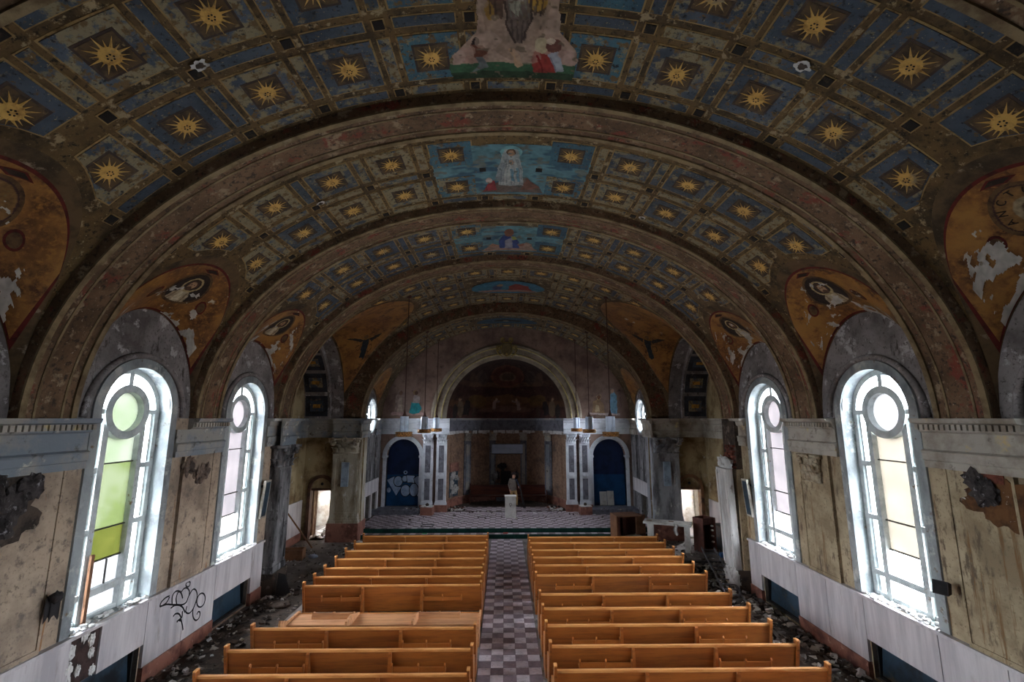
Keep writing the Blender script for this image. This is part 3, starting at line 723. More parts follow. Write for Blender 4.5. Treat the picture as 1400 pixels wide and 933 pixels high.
for fx in (-.06, 0, .06, .12): cv.line([(fx * .6, 3.9), (fx, 4.5), (fx * 1.2 + .02, 5.0)], .010, (120, 118, 108), .8)
for fx in (-.04, .03, .1, .16): cv.line([(fx, 5.05), (fx * .7 + .03, 5.36)], .012, (78, 64, 60), .8)
cv.line([(-.12, 3.75), (-.1, 5.1), (.02, 5.4)], .014, (74, 58, 52)); cv.line([(.2, 3.75), (.2, 5.05), (.1, 5.4)], .014, (74, 58, 52))
cv.line([(.34, 5.6), (.42, 5.9)], .014, (120, 30, 30)); cv.line([(.52, 5.62), (.6, 5.86)], .012, (120, 124, 138))
cv.fade((120, 104, 88), .72, .05, 8)
cv.mottle(.3); cv.build('ceiling_painting', vault_map(v, .024), M['painting'], v.o)
# second bay: turquoise field with a white-veiled figure
def turq(v, yc, half, cy0, cy1, seed, figure):
    cv = Canvas(-half, half, cy0, cy1, 170, 110, (100, 140, 150), .03, seed); cv.gain = .8
    q = (np.abs(cv.u) < half - .05) & ((np.abs(cv.u) / half) ** 3 + (np.abs(cv.v - (cy0 + cy1) / 2) / ((cy1 - cy0) / 2)) ** 6 < 1.05)
    cv.mask[:] = q
    cv.fade((70, 102, 122), .56, .08, 5, .4); cv.fade((112, 118, 114), .64, .06, 7, .5)
    cv.mottle(.25, 6); cv.build('turquoise_field', vault_map(v, .010), M['painting'], v.o)
turq(VB[1], BAYS[1], 1.62, 7.72, 9.62, 41, None)
cv = Canvas(-.85, .75, 7.62, 9.55, 140, 160, (64, 124, 148), .015, 5); cv.mask[:] = False
def put(sel, c): cv.put(sel, c); cv.mask |= sel
put(cv.inside([(-.40, 9.15), (-.7, 9.5), (.72, 9.5), (.60, 9.2), (.35, 8.85), (.2, 8.95), (-.2, 9.0)]), (112, 98, 90))
cv.poly([(.2, 9.4), (.36, 8.9), (.62, 9.25), (.5, 9.35)], (124, 86, 74))
put(cv.el(0, 7.95, .21, .22, (110, 160, 168)), (120, 168, 174))
put(cv.inside([(-.12, 7.85), (.12, 7.85), (.24, 8.5), (.28, 9.2), (-.26, 9.2), (-.28, 8.5)]), (160, 166, 166))
put(cv.inside([(-.2, 8.25), (-.34, 8.9), (-.2, 9.1), (-.1, 8.4)]), (146, 154, 158))
cv.poly([(-.12, 8.3), (.12, 8.3), (.18, 9.15), (-.18, 9.15)], (176, 178, 176)); cv.poly([(-.02, 8.55), (.04, 8.55), (.10, 9.05), (.02, 9.0)], (96, 140, 160)); cv.poly([(.1, 8.5), (.15, 8.5), (.2, 9.05), (.14, 9.05)], (110, 150, 168))
cv.el(0, 7.95, .09, .12, (96, 70, 50)); cv.el(0, 7.98, .06, .10, (176, 134, 104)); cv.el(.01, 8.3, .05, .09, (176, 140, 112))
put(cv.inside([(-.62, 9.44), (-.42, 8.98), (-.34, 9.0), (-.30, 9.42)]), (150, 62, 66)); put(cv.el(-.46, 8.98, .07, .12, (186, 170, 160)), (190, 174, 164))
for fx in (-.22, -.16, -.08, .02, .08, .2, .25): cv.line([(fx * .5, 8.2), (fx * .9, 8.7), (fx, 9.16)], .009, (118, 128, 134), .8)
cv.line([(-.5, 9.1), (-.52, 9.4)], .012, (110, 40, 46)); cv.fade((96, 104, 100), .74, .05, 9)
cv.mottle(.28); cv.build('ceiling_painting', vault_map(VB[1], .028), M['painting'], VB[1].o)
# third bay: seated figure in blue
turq(VB[2], BAYS[2], 1.6, 11.35, 13.2, 43, None)
cv = Canvas(-.9, .9, 11.3, 13.25, 130, 120, (64, 124, 148), .02, 9); cv.mask[:] = False
put(cv.inside([(-.8, 13.1), (-.5, 12.5), (-.2, 12.7), (.2, 12.7), (.5, 12.4), (.62, 12.5), (.85, 13.05)]), (164, 132, 116))
put(cv.inside([(-.28, 12.9), (-.3, 12.3), (-.12, 11.9), (.15, 11.95), (.3, 12.4), (.3, 12.9)]), (58, 74, 130)); put(cv.el(0, 11.75, .14, .26, (128, 84, 64)), (128, 84, 64))
cv.poly([(-.12, 12.9), (-.1, 12.3), (.08, 12.1), (.12, 12.85)], (150, 148, 160)); cv.poly([(.06, 12.0), (.3, 12.0), (.28, 12.2), (.1, 12.3)], (158, 160, 84))
cv.el(.36, 12.6, .1, .12, (150, 96, 78)); cv.el(-.46, 12.65, .12, .14, (170, 126, 106))
cv.mottle(.25); cv.build('ceiling_painting', vault_map(VB[2], .028), M['painting'], VB[2].o)
# crossing oval and chancel oval
for v, yc, rx, ry, dk in ((VB[3], 17.0, 1.42, .82, 0), (VB[4], 21.8, 1.5, .66, 1)):
    cv = Canvas(-1.6, 1.6, yc - .95, yc + .95, 130, 90, (66, 116, 140) if not dk else (62, 88, 106), .03, 60 + dk)
    cv.mask[:] = (cv.u / rx) ** 2 + ((cv.v - yc) / ry) ** 2 < 1
    if not dk:
        cv.poly([(.05, 16.85), (.3, 16.55), (.75, 16.75), (.95, 17.4), (0, 17.5)], (142, 62, 54)); cv.el(-.4, 17.05, .18, .3, (70, 78, 112)); cv.el(-.3, 16.75, .12, .16, (150, 120, 92)); cv.poly([(-1.2, 17.35), (1.2, 17.35), (.9, 17.6), (-.9, 17.6)], (160, 122, 112))
    else:
        cv.el(-.1, 21.75, .55, .22, (52, 44, 42)); cv.el(-.05, 21.85, .16, .1, (150, 140, 120)); cv.el(.45, 21.8, .25, .16, (60, 48, 44))
    cv.mottle(.25); cv.build('ceiling_painting', vault_map(v, .030), M['painting'], v.o)
# ------------------------------------------------------------------ transepts
TX = 8.3
def rect(mb, a, b, c, d, mi=0): mb.add([a, b, c, d], [(0, 1, 2, 3)], mi)
TRW = {}
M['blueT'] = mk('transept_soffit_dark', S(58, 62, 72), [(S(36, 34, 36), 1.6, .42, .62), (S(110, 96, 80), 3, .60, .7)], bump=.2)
M['goldsq'] = mk('gilt_square', S(190, 140, 60), [(S(130, 92, 44), 8, .46, .62)])
for s, nm in ((-1, 'left'), (1, 'right')):
    # side wall of the transept
    mb = MB(); rect(mb, (s * TX, YT0, 0), (s * TX, YT1 + .35, 0), (s * TX, YT1 + .35, HC + 3.3), (s * TX, YT0, HC + 3.3))
    rect(mb, (s * (TX + .35), YT0 - .5, 0), (s * (TX + .35), YT1 + .35, 0), (s * (TX + .35), YT1 + .35, 10.9), (s * (TX + .35), YT0 - .5, 10.9), 1)
    rect(mb, (s * WX, YT0, 0), (s * (TX + .35), YT0, 0), (s * (TX + .35), YT0, 10.9), (s * WX, YT0, 10.9), 1)
    tw = struct(mb.build('wall_transept_side_' + nm, [M['wall_t'], M['lunette']]), 'stained plaster side wall of the transept recess')
    for y0 in (14.5, 16.15, 17.8):
        MB().box(*sorted((s * (TX - .05), s * TX)), y0, y0 + 1.63, .3, 1.55).build('wainscot_slab', M['marble'], tw)
        MB().box(*sorted((s * (TX - .08), s * TX)), y0, y0 + 1.63, 0, .3).build('plinth_slab', M['redmarble'], tw)
    # wall with the door, facing the nave
    dx, dh = 7.54, .44
    us = sorted({5.9, TX} | {round(dx - dh + 2 * dh * i / 16, 4) for i in range(17)})
    mp = lambda u, z, d=0, s=s: (s * u, YT1 + d, z)
    op = (dx - dh, dx + dh, lambda u: 0.0, lambda u: 1.98 + math.sqrt(max(0, dh * dh - (u - dx) ** 2)))
    mb = MB(); columns(mb, mp, us, [op], lambda u: HC + .05, split=99); reveal(mb, mp, *op, .30, 0, 16)
    # lit room beyond the door: open to daylight at its far side
    for q in ([(6.75, 19.8), (6.75, 22.0)], [(6.75, 22.0), (8.75, 22.0)]):
        (a, b), (c, d) = q; rect(mb, (s * a, b, 0), (s * c, d, 0), (s * c, d, 2.7), (s * a, b, 2.7), 1)
    rect(mb, (s * 6.75, 19.8, 2.7), (s * 8.75, 19.8, 2.7), (s * 8.75, 22.0, 2.7), (s * 6.75, 22.0, 2.7), 1)
    for y0, y1, z0, z1 in ((19.8, 20.55, 0, 2.7), (21.25, 22.0, 0, 2.7), (20.55, 21.25, 0, 1.3), (20.55, 21.25, 1.95, 2.7)):
        rect(mb, (s * 8.7, y0, z0), (s * 8.7, y1, z0), (s * 8.7, y1, z1), (s * 8.7, y0, z1), 1)
    rect(mb, (s * 6.75, 19.79, 0), (s * 7.06, 19.79, 0), (s * 7.06, 19.79, 2.7), (s * 6.75, 19.79, 2.7), 0)
    bwl = struct(fix(mb.build('wall_transept_end_' + nm, [M['wall_t'], M['entab']])), 'transept wall with an arched doorway beside the chancel pier')
    # wooden door frame with a lunette board
    dr = empty('door_%d' % (1 if s < 0 else 2), (s * dx, YT1, 0)); struct(dr, 'arched brown timber door frame in the transept wall')
    mb = MB(); n = 20; r0, r1 = dh - .02, dh + .11
    wood = mk('door_frame_wood_' + nm, S(86, 58, 42) if s < 0 else S(124, 88, 60), [(S(60, 40, 30), 3, .45, .62)], rough=.6)
    pi_ = [(-r0, 0)] + [(-r0 * math.cos(PI * i / n), 1.98 + r0 * math.sin(PI * i / n)) for i in range(n + 1)] + [(r0, 0)]
    po = [(-r1, 0)] + [(-r1 * math.cos(PI * i / n), 1.98 + r1 * math.sin(PI * i / n)) for i in range(n + 1)] + [(r1, 0)]
    for a, b, e, f in zip(pi_[:-1], pi_[1:], po[:-1], po[1:]):
        mb.add([(a[0], -.07, a[1]), (b[0], -.07, b[1]), (f[0], -.07, f[1]), (e[0], -.07, e[1]), (a[0], .2, a[1]), (b[0], .2, b[1]), (f[0], .02, f[1]), (e[0], .02, e[1])],
               [(0, 1, 2, 3), (0, 4, 5, 1), (3, 2, 6, 7)])
    fix(mb.build('door_frame', wood, dr)); MB().box(-r0, r0, .02, .10, 1.90, 1.99).build('transom', wood, dr)
    mb = MB(); mb.add([(-r0 * math.cos(PI * i / n), .06, 1.98 + r0 * math.sin(PI * i / n)) for i in range(n + 1)], [tuple(range(n + 1))]); mb.build('lunette_board', M['wall_t'], dr)
    mb = MB(); mb.lathe([(0, .0), (.05, .0), (.06, .02), (.0, .04)], 12); b_ = mb.build('boss', M['dark'], dr, True); b_.location = (0, .05, 2.16); b_.rotation_euler = (PI / 2, 0, 0)
    # open leaf
    lf = MB(); lf.box(0, .26 if s > 0 else .3, 0, .04, 0.01, 1.90); lo = lf.build('door_leaf', mk('door_leaf_' + nm, S(196, 180, 156) if s > 0 else S(84, 60, 46), [(S(160, 142, 118), 4, .5, .64, (3, 3, .3))]), dr)
    lo.location = (-.40, .26, 0); lo.rotation_euler = (0, 0, math.radians(80))
    # transept arch and dark soffit above the cornice
    c, w_, h = 16.9, 2.44, 3.15
    n = 40
    mb = MB()
    pr = [(6.78, 1.0), (7.28, 1.0), (7.28, .92), (TX + .02, .92)]
    mb.grid(lambda i, j: (s * pr[round(j * 3)][0], c - w_ * pr[round(j * 3)][1] * math.cos(PI * i), HC + h * pr[round(j * 3)][1] * math.sin(PI * i)), n, 3)
    ar = struct(smooth_by_angle(mb.build('ceiling', M['lunette'])), 'deep transept arch with dark blue coffered soffit, ' + ('green-window side' if s < 0 else 'cream-window side'))
    for k in range(9):
        t0, t1 = PI * (k + .08) / 9, PI * (k + .92) / 9
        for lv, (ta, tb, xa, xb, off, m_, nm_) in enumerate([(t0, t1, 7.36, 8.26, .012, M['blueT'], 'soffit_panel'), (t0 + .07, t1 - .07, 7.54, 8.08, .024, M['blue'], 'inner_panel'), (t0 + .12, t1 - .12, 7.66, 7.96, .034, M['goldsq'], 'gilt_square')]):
            mb = MB()
            def P(i, j, ta=ta, tb=tb, xa=xa, xb=xb, off=off):
                t = ta + (tb - ta) * i; W2, H2 = w_ * .92 - off, h * .92 - off; return (s * (xa + (xb - xa) * j), c - W2 * math.cos(t), HC + H2 * math.sin(t))
            mb.grid(P, 6, 1); o = mb.build(nm_, m_, ar if lv == 0 else last)
            if lv == 0: last = o
    TRW[s] = tw
    # entablature round the recess
    ent = M['entab_l'] if s < 0 else M['entab']
    entab((s * TX, YT0), (s * TX, YT1), (-s, 0), ent)
    entab((s * 7.1, YT1), (s * TX, YT1), (0, -1), ent)
    entab((s * 5.95, 19.26), (s * 7.12, 19.26), (0, -1), ent, base=.0)
    entab((s * 5.95, 19.02), (s * 5.95, 20.2), (-s, 0), ent, base=0)
    entab((s * CX, 20.0), (s * CX, 20.82), (-s, 0), ent); entab((s * CX, 22.38), (s * CX, YC1), (-s, 0), ent)

# ------------------------------------------------------------------ capitals
def capital_mesh(wd, ht, dp, mat, name='capital'):
    """foliate capital, front face towards -y, base at z=0, back at y=0"""
    mb = MB()
    mb.add([(-wd * .42, 0, 0), (wd * .42, 0, 0), (wd * .42, -dp * .6, 0), (-wd * .42, -dp * .6, 0), (-wd * .46, 0, ht * .86), (wd * .46, 0, ht * .86), (wd * .46, -dp * .7, ht * .86), (-wd * .46, -dp * .7, ht * .86)],
           [(0, 1, 5, 4), (1, 2, 6, 5), (2, 3, 7, 6), (3, 0, 4, 7)])
    mb.prism([(-wd * .56, 0), (-wd * .56, -dp * .98), (-wd * .3, -dp * .86), (0, -dp * .82), (wd * .3, -dp * .86), (wd * .56, -dp * .98), (wd * .56, 0)], lambda x, y: (x, y, ht * .86), lambda x, y: (x, y, ht))
    mb.box(-wd * .46, wd * .46, -dp * .66, 0, -ht * .06, ht * .02)
    def leaf(x, y, z, w_, h_, curl, ax=0):
        def P(i, j):
            t = j; ww = w_ * (1 - .25 * t) * (1 if t < .8 else (1.6 - .75 * t)); o = curl * t ** 3 + .015 + .02 * math.cos((i - .5) * PI)
            dx = (i - .5) * ww; zz = z + h_ * (t - .25 * max(0, t - .75) ** 1 * 2)
            return (x + dx, y - o, zz) if ax == 0 else (x + ax * o, y + dx, zz)
        mb.grid(P, 4, 6)
    for k in range(4): leaf(-wd * .33 + wd * .22 * k, -dp * .6, 0, wd * .21, ht * .42, dp * .42)
    for k in range(3): leaf(-wd * .22 + wd * .22 * k, -dp * .62, ht * .25, wd * .2, ht * .42, dp * .5)
    for sg in (-1, 1):
        for k in range(2): leaf(sg * wd * .42, -dp * (.15 + .3 * k), 0, dp * .3, ht * .42, dp * .25, sg)
        sp = []
        for q in range(22):
            a = q / 21 * 4.2 * PI; r = .15 * wd * (1 - q / 24)
            sp.append((sg * (wd * .42 + r * math.cos(a) * .8), -dp * .80 - .01, ht * .72 + r * math.sin(a)))
        mb.tube(sp, .022 * wd / .5, 6)
    mb.tube([(wd * .09 * math.cos(a), -dp * .84, ht * .9 + wd * .07 * math.sin(a)) for a in [2 * PI * q / 10 for q in range(10)]], .03 * wd, 5, closed=True)
    return mb.mesh(name, mat, True)

# ------------------------------------------------------------------ chancel
mp3 = lambda u, z, d=0: (u, YC1 + d, z)
NX, NR, NSP = 5.16, .82, 2.95
AR = 3.05
us = {-CX, CX}
for i in range(61): us.add(round(-AR + 2 * AR * i / 60, 4))
for sg in (-1, 1):
    for i in range(25): us.add(round(sg * NX - NR + 2 * NR * i / 24, 4))
for i in range(81): us.add(round(-CX * math.cos(PI * i / 80), 4))
us = sorted(us)
ops = [(-AR, AR, lambda u: PLAT, lambda u: HC + math.sqrt(max(0, AR * AR - u * u)))]
for sg in (-1, 1):
    ops.append((sg * NX - NR, sg * NX + NR, lambda u: .52, lambda u, c=sg * NX: NSP + math.sqrt(max(0, NR * NR - (u - c) ** 2))))
mb = MB(); columns(mb, mp3, us, ops, lambda u: HC + 4.72 * math.sqrt(max(0, 1 - (u / CX) ** 2)) + .12)
for o in ops[1:]: reveal(mb, mp3, *o, .30, 1, 24)
rect(mb, (-8.7, 27.3, 0), (8.7, 27.3, 0), (8.7, 27.3, 10.9), (-8.7, 27.3, 10.9), 0)
wch = struct(fix(mb.build('wall_chancel', [M['chanwall'], M['chanwall'], M['chanwhite']])), 'painted chancel end wall pierced by the apse and two blue niches')
# apse
mb = MB(); n = 40
mb.grid(lambda i, j: (-AR * math.cos(PI * i), YC1 + AR * math.sin(PI * i), PLAT + (HC - PLAT) * j), n, 1)
wap = struct(mb.build('wall_apse', M['apsestone'], smooth=True), 'curved lower wall of the apse with brown stone panels')
def onap(x, r=AR): return math.sqrt(max(0, r * r - x * x)) + YC1
def apse_strip(x0, x1, z0, z1, proud, mat, name, n=4):
    x0 = max(-3.045, min(3.045, x0)); x1 = max(-3.045, min(3.045, x1)); a0, a1 = math.acos(-x0 / AR), math.acos(-x1 / AR); mb = MB(); r = AR - proud
    if a0 > a1: a0, a1 = a1, a0
    prs = [(AR, z0), (r, z0), (r, z1), (AR, z1)]
    mb.grid(lambda i, j: (-prs[round(j * 3)][0] * math.cos(a0 + (a1 - a0) * i), YC1 + prs[round(j * 3)][0] * math.sin(a0 + (a1 - a0) * i), prs[round(j * 3)][1]), n, 3)
    for a in (a0, a1):
        mb.add([(-AR * math.cos(a), YC1 + AR * math.sin(a), z0), (-r * math.cos(a), YC1 + r * math.sin(a), z0), (-r * math.cos(a), YC1 + r * math.sin(a), z1), (-AR * math.cos(a), YC1 + AR * math.sin(a), z1)], [(0, 1, 2, 3)])
    return fix(mb.build(name, mat, wap))
capA = capital_mesh(.42, .42, .16, M['entab'])
for x in (-2.14, -.78, .98, 2.3):
    apse_strip(x - .17, x + .17, .75, 3.6, .05, M['apsegrey'], 'apse_pilaster')
    apse_strip(x - .09, x + .09, 1.0, 3.4, .075, M['entab_l'], 'pilaster_panel')
    inst('capital', capA, wap, (x, onap(x) - .03, 3.6), (0, 0, -x / AR * 1.1))
for x0, x1 in ((-2.9, -2.36), (-1.9, -1.0), (-.55, .75), (1.2, 2.06), (2.5, 2.9)):
    apse_strip(x0, x1, .85, 3.55, .02, M['apsestone'], 'stone_panel', 8)
apse_strip(-3.04, 3.04, .32, .72, .06, M['redmarble'], 'plinth_band', 40)
# entablature band of the apse and ragged white ledge under it
apse_strip(-3.045, 3.045, 4.12, 4.8, .12, M['apsegrey'], 'apse_frieze', 40); apse_strip(-3.045, 3.045, 4.70, 4.81, .22, M['entab_l'], 'apse_cornice', 40)
for k in range(26):
    x = -2.95 + 5.9 * k / 25 + random.uniform(-.05, .05)
    if random.random() < .75: apse_strip(x - .12, x + .1, 4.02 - random.uniform(0, .08), 4.14, .13, M['ledge'], 'broken_ledge', 2)
# conch with its dark painting
CVW = Canvas(0, PI, 0, PI / 2, 200, 110, (66, 46, 38), .02, 77)
cu, cvv = -np.cos(CVW.u) * np.cos(CVW.v), np.sin(CVW.v)
CVW.u = cu * AR; CVW.v = cvv * AR
CVW.put(CVW.v > 2.0, (52, 38, 34)); CVW.put((CVW.v > 1.75) & (CVW.v < 2.0) & (np.abs(CVW.u) < 2), (88, 66, 52), .6)
for rx, c_ in ((1.0, (92, 58, 46)), (.86, (70, 44, 38)), (.5, (96, 78, 64)), (.36, (60, 50, 44))): CVW.el(.05, 2.3, rx * .9, rx * .55, c_, .8)
for sg in (-1, 1):
    CVW.el(sg * 1.3, 2.2, .3, .35, (62, 50, 46), .8); CVW.el(sg * 1.75, 2.1, .2, .3, (76, 58, 48), .7)
CVW.put((CVW.v > 1.2) & (CVW.v < 1.75), (58, 38, 34), .9); CVW.el(0, 1.05, 1.4, .28, (104, 74, 48), .6); CVW.put((CVW.v < .95) & (CVW.v > .6), (96, 66, 42), .5)
CVW.el(-1.6, 1.0, .5, .3, (92, 70, 34), .6); CVW.el(1.7, 1.0, .5, .3, (92, 70, 34), .6); CVW.put(CVW.v < .5, (76, 48, 46), .7); CVW.el(0, .5, 1.6, .18, (104, 76, 66), .6)
for sg in (-1, 1):
    CVW.poly([(sg * .62, .45), (sg * .52, 1.0), (sg * .7, 1.05), (sg * .82, .5)], (132, 108, 100)); CVW.el(sg * .6, 1.08, .07, .09, (160, 130, 110)); CVW.el(sg * .45, .95, .12, .05, (124, 104, 98))
    CVW.poly([(sg * 2.1, .1), (sg * 2.0, .9), (sg * 2.25, .95), (sg * 2.4, .2)], (40, 34, 34)); CVW.el(sg * 2.5, .5, .16, .45, (96, 80, 64)); CVW.el(sg * 1.8, .35, .12, .3, (72, 54, 48)); CVW.el(sg * 2.75, .35, .1, .4, (48, 42, 40))
    CVW.el(sg * 2.5, 1.02, .07, .08, (130, 104, 84))
CVW.mottle(.3, 12); CVW.gain = 1.25
CVW.build('conch_painting', lambda U, V: np.stack([-AR * np.cos(U) * np.cos(V), YC1 + AR * np.sin(U) * np.cos(V), HC + AR * np.sin(V)], -1), M['painting'], wap)

# archivolt
trimn[0] += 1
mb = MB(); n = 60; prof = [(AR, .0), (AR, -.10), (AR + .16, -.10), (AR + .20, -.16), (AR + .26, -.16), (AR + .30, -.10), (AR + .52, -.10), (AR + .56, -.17), (AR + .70, -.17), (AR + .78, -.08), (AR + .80, 0)]
mb.grid(lambda i, j: (-prof[round(j * 10)][0] * math.cos(PI * i), YC1 + prof[round(j * 10)][1], HC + prof[round(j * 10)][0] * math.sin(PI * i)), n, 10)
M['archiv'] = mk('archivolt_cream', S(166, 154, 138), [(S(132, 120, 106), 2, .44, .62)], bump=.1)
arch = struct(smooth_by_angle(mb.build('trim_%d' % trimn[0], M['archiv'])), 'cream moulded arch around the apse with gilt lines')
for r in (AR + .23, AR + .57):
    mb = MB(); mb.tube([(-r * math.cos(PI * i / n), YC1 - .165, HC + r * math.sin(PI * i / n)) for i in range(n + 1)], .022, 6); mb.build('gilt_line', M['goldline'], arch, True)
# gilt cartouche on the crown
ct = empty('keystone_cartouche', (0, YC1 - .17, HC + AR + .1)); tag(ct, 'gilt scrolled shield cartouche on the crown of the apse arch', 'ornament')
M['giltold'] = mk('gilt_old', S(170, 148, 84), [(S(112, 94, 52), 5, .45, .62)], rough=.5)
M['giltdark'] = mk('gilt_dull', S(112, 98, 66), [(S(80, 68, 46), 5, .45, .62)], rough=.6)  # darker, duller gilt for the shield field
mb = MB(); sh = [(0, .0), (.16, .06), (.27, .25), (.26, .55), (.20, .72), (-.20, .72), (-.26, .55), (-.27, .25), (-.16, .06)]
mb.prism(sh, lambda x, z: (x, 0, z), lambda x, z: (x * .8, -.14, .37 + (z - .37) * .85)); fix(mb.build('shield', M['giltdark'], ct))
mb = MB(); mb.tube([(x, -.10, z) for x, z in sh], .03, 6, closed=True); mb.build('shield_rim', M['giltold'], ct, True)
for sg in (-1, 1):
    for nm_, cx_, cz_, r0_, turns in (('side_scroll', .40, .44, .15, 1.6), ('top_scroll', .20, .86, .13, 1.7)):
        mb = MB(); P = []
        for q in range(26):
            a = -PI / 2 + turns * 2 * PI * q / 25; r = r0_ * (1 - .75 * q / 25); P.append((sg * (cx_ + r * math.cos(a)), -.06, cz_ + r * math.sin(a)))
        mb.tube(P, .032, 6); mb.build(nm_, M['giltold'], ct, True)
    mb = MB(); mb.tube([(sg * .50, -.05, .55), (sg * .53, -.05, .35), (sg * .42, -.05, .12), (sg * .22, -.05, -.02)], [.02, .04, .05, .03], 6); mb.build('side_band', M['giltold'], ct, True)
mb = MB(); mb.lathe([(0, -.08), (.05, -.06), (.09, 0), (.05, .07), (0, .1)], 12, (0, -.1, .12)); mb.build('pendant_bud', M['giltold'], ct, True)

# entablature on the chancel wall, twin pilasters
for sg in (-1, 1):
    entab((sg * 2.88, YC1), (sg * CX, YC1), (0, -1), M['chanwhite'])
    capC = capital_mesh(.5, .46, .36, M['chanwhite'])
    for x in (3.23, 3.90):
        pr = empty('twin_pilaster', (sg * x, YC1, PLAT)); struct(pr, 'pale blue panelled pilaster flanking the apse'); pr.name = 'trim_%d' % (trimn[0] + 1); trimn[0] += 1
        MB().box(-.25, .25, -.20, 0, .40, 3.3).build('shaft', M['chanwhite'], pr)
        mb = MB()
        for a, b in ((.55, 1.55), (1.85, 3.15)): mb.box(-.13, .13, -.213, -.19, a, b)
        mb.build('shaft_panel', M['apsegrey'], pr)
        mb = MB(); mb.lathe([(.0, .02), (.13, .015), (.14, 0), (.14, -.02)], 20); o = mb.build('roundel', M['chanwhite'], pr, True); o.location = (0, -.205, 1.7); o.rotation_euler = (PI / 2, 0, 0)
        mb = MB(); mb.box(-.29, .29, -.25, 0, .32, .40); mb.box(-.27, .27, -.23, 0, .40, .46); mb.build('base_moulding', M['chanwhite'], pr)
        MB().box(-.33, .33, -.32, 0, 0, .32).build('marble_plinth', M['redmarble'], pr)
        inst('capital', capC, pr, (0, -.02, 3.28))
    # niche: blue boards, white arch surround, imposts, step
    bd = empty('blue_niche', (sg * NX, YC1, .52)); bd.name = 'trim_%d' % (trimn[0] + 1); trimn[0] += 1
    struct(bd, 'arched niche boarded up in blue ' + ('with bubble-letter graffiti' if sg < 0 else 'with a broken board leaning in it'))
    mb = MB(); zz = 2.02 - .52
    M.setdefault('blue_up', mk('board_blue_dark', S(26, 44, 84), [(S(20, 34, 66), 2, .45, .62)], rough=.7)); M.setdefault('blue_lo', mk('board_blue', S(18, 74, 124) , [(S(14, 60, 104), 2, .45, .62)], rough=.6))
    MB().box(-NR, NR, .25, .29, -.05, zz).build('lower_board', M['blue_lo'], bd)
    mb = MB(); k = 24; pts = [(-NR, zz + .01)] + [(-NR * math.cos(PI * i / k), NSP - .52 + NR * math.sin(PI * i / k)) for i in range(k + 1)] + [(NR, zz + .01)]
    pts = [(x, z - .03 if z < zz + .02 else z) for x, z in pts]; mb.prism(pts, lambda x, z: (x, .26, z), lambda x, z: (x, .30, z)); fix(mb.build('upper_board', M['blue_up'], bd))
    mb = MB(); ri, ro = NR, NR + .20
    pa = [(-ri * math.cos(PI * i / k), NSP - .52 + ri * math.sin(PI * i / k)) for i in range(k + 1)]; pb = [(-ro * math.cos(PI * i / k), NSP - .52 + ro * math.sin(PI * i / k)) for i in range(k + 1)]
    for a, b, e, f in zip(pa[:-1], pa[1:], pb[:-1], pb[1:]):
        mb.add([(a[0], -.07, a[1]), (b[0], -.07, b[1]), (f[0], -.05, f[1]), (e[0], -.05, e[1]), (a[0], .3, a[1]), (b[0], .3, b[1]), (f[0], .0, f[1]), (e[0], .0, e[1])], [(0, 1, 2, 3), (0, 4, 5, 1), (3, 2, 6, 7)])
    smooth_by_angle(mb.build('niche_arch', M['chanwhite'], bd))
    for q in (-1, 1):
        MB().box(*sorted((q * NR, q * (NR + .17))), -.06, .3, -.2, NSP - .60).build('niche_jamb', M['chanwhite'], bd)
        MB().box(*sorted((q * (NR - .03), q * (NR + .20))), -.10, .3, NSP - .60, NSP - .50).build('impost', M['chanwhite'], bd)

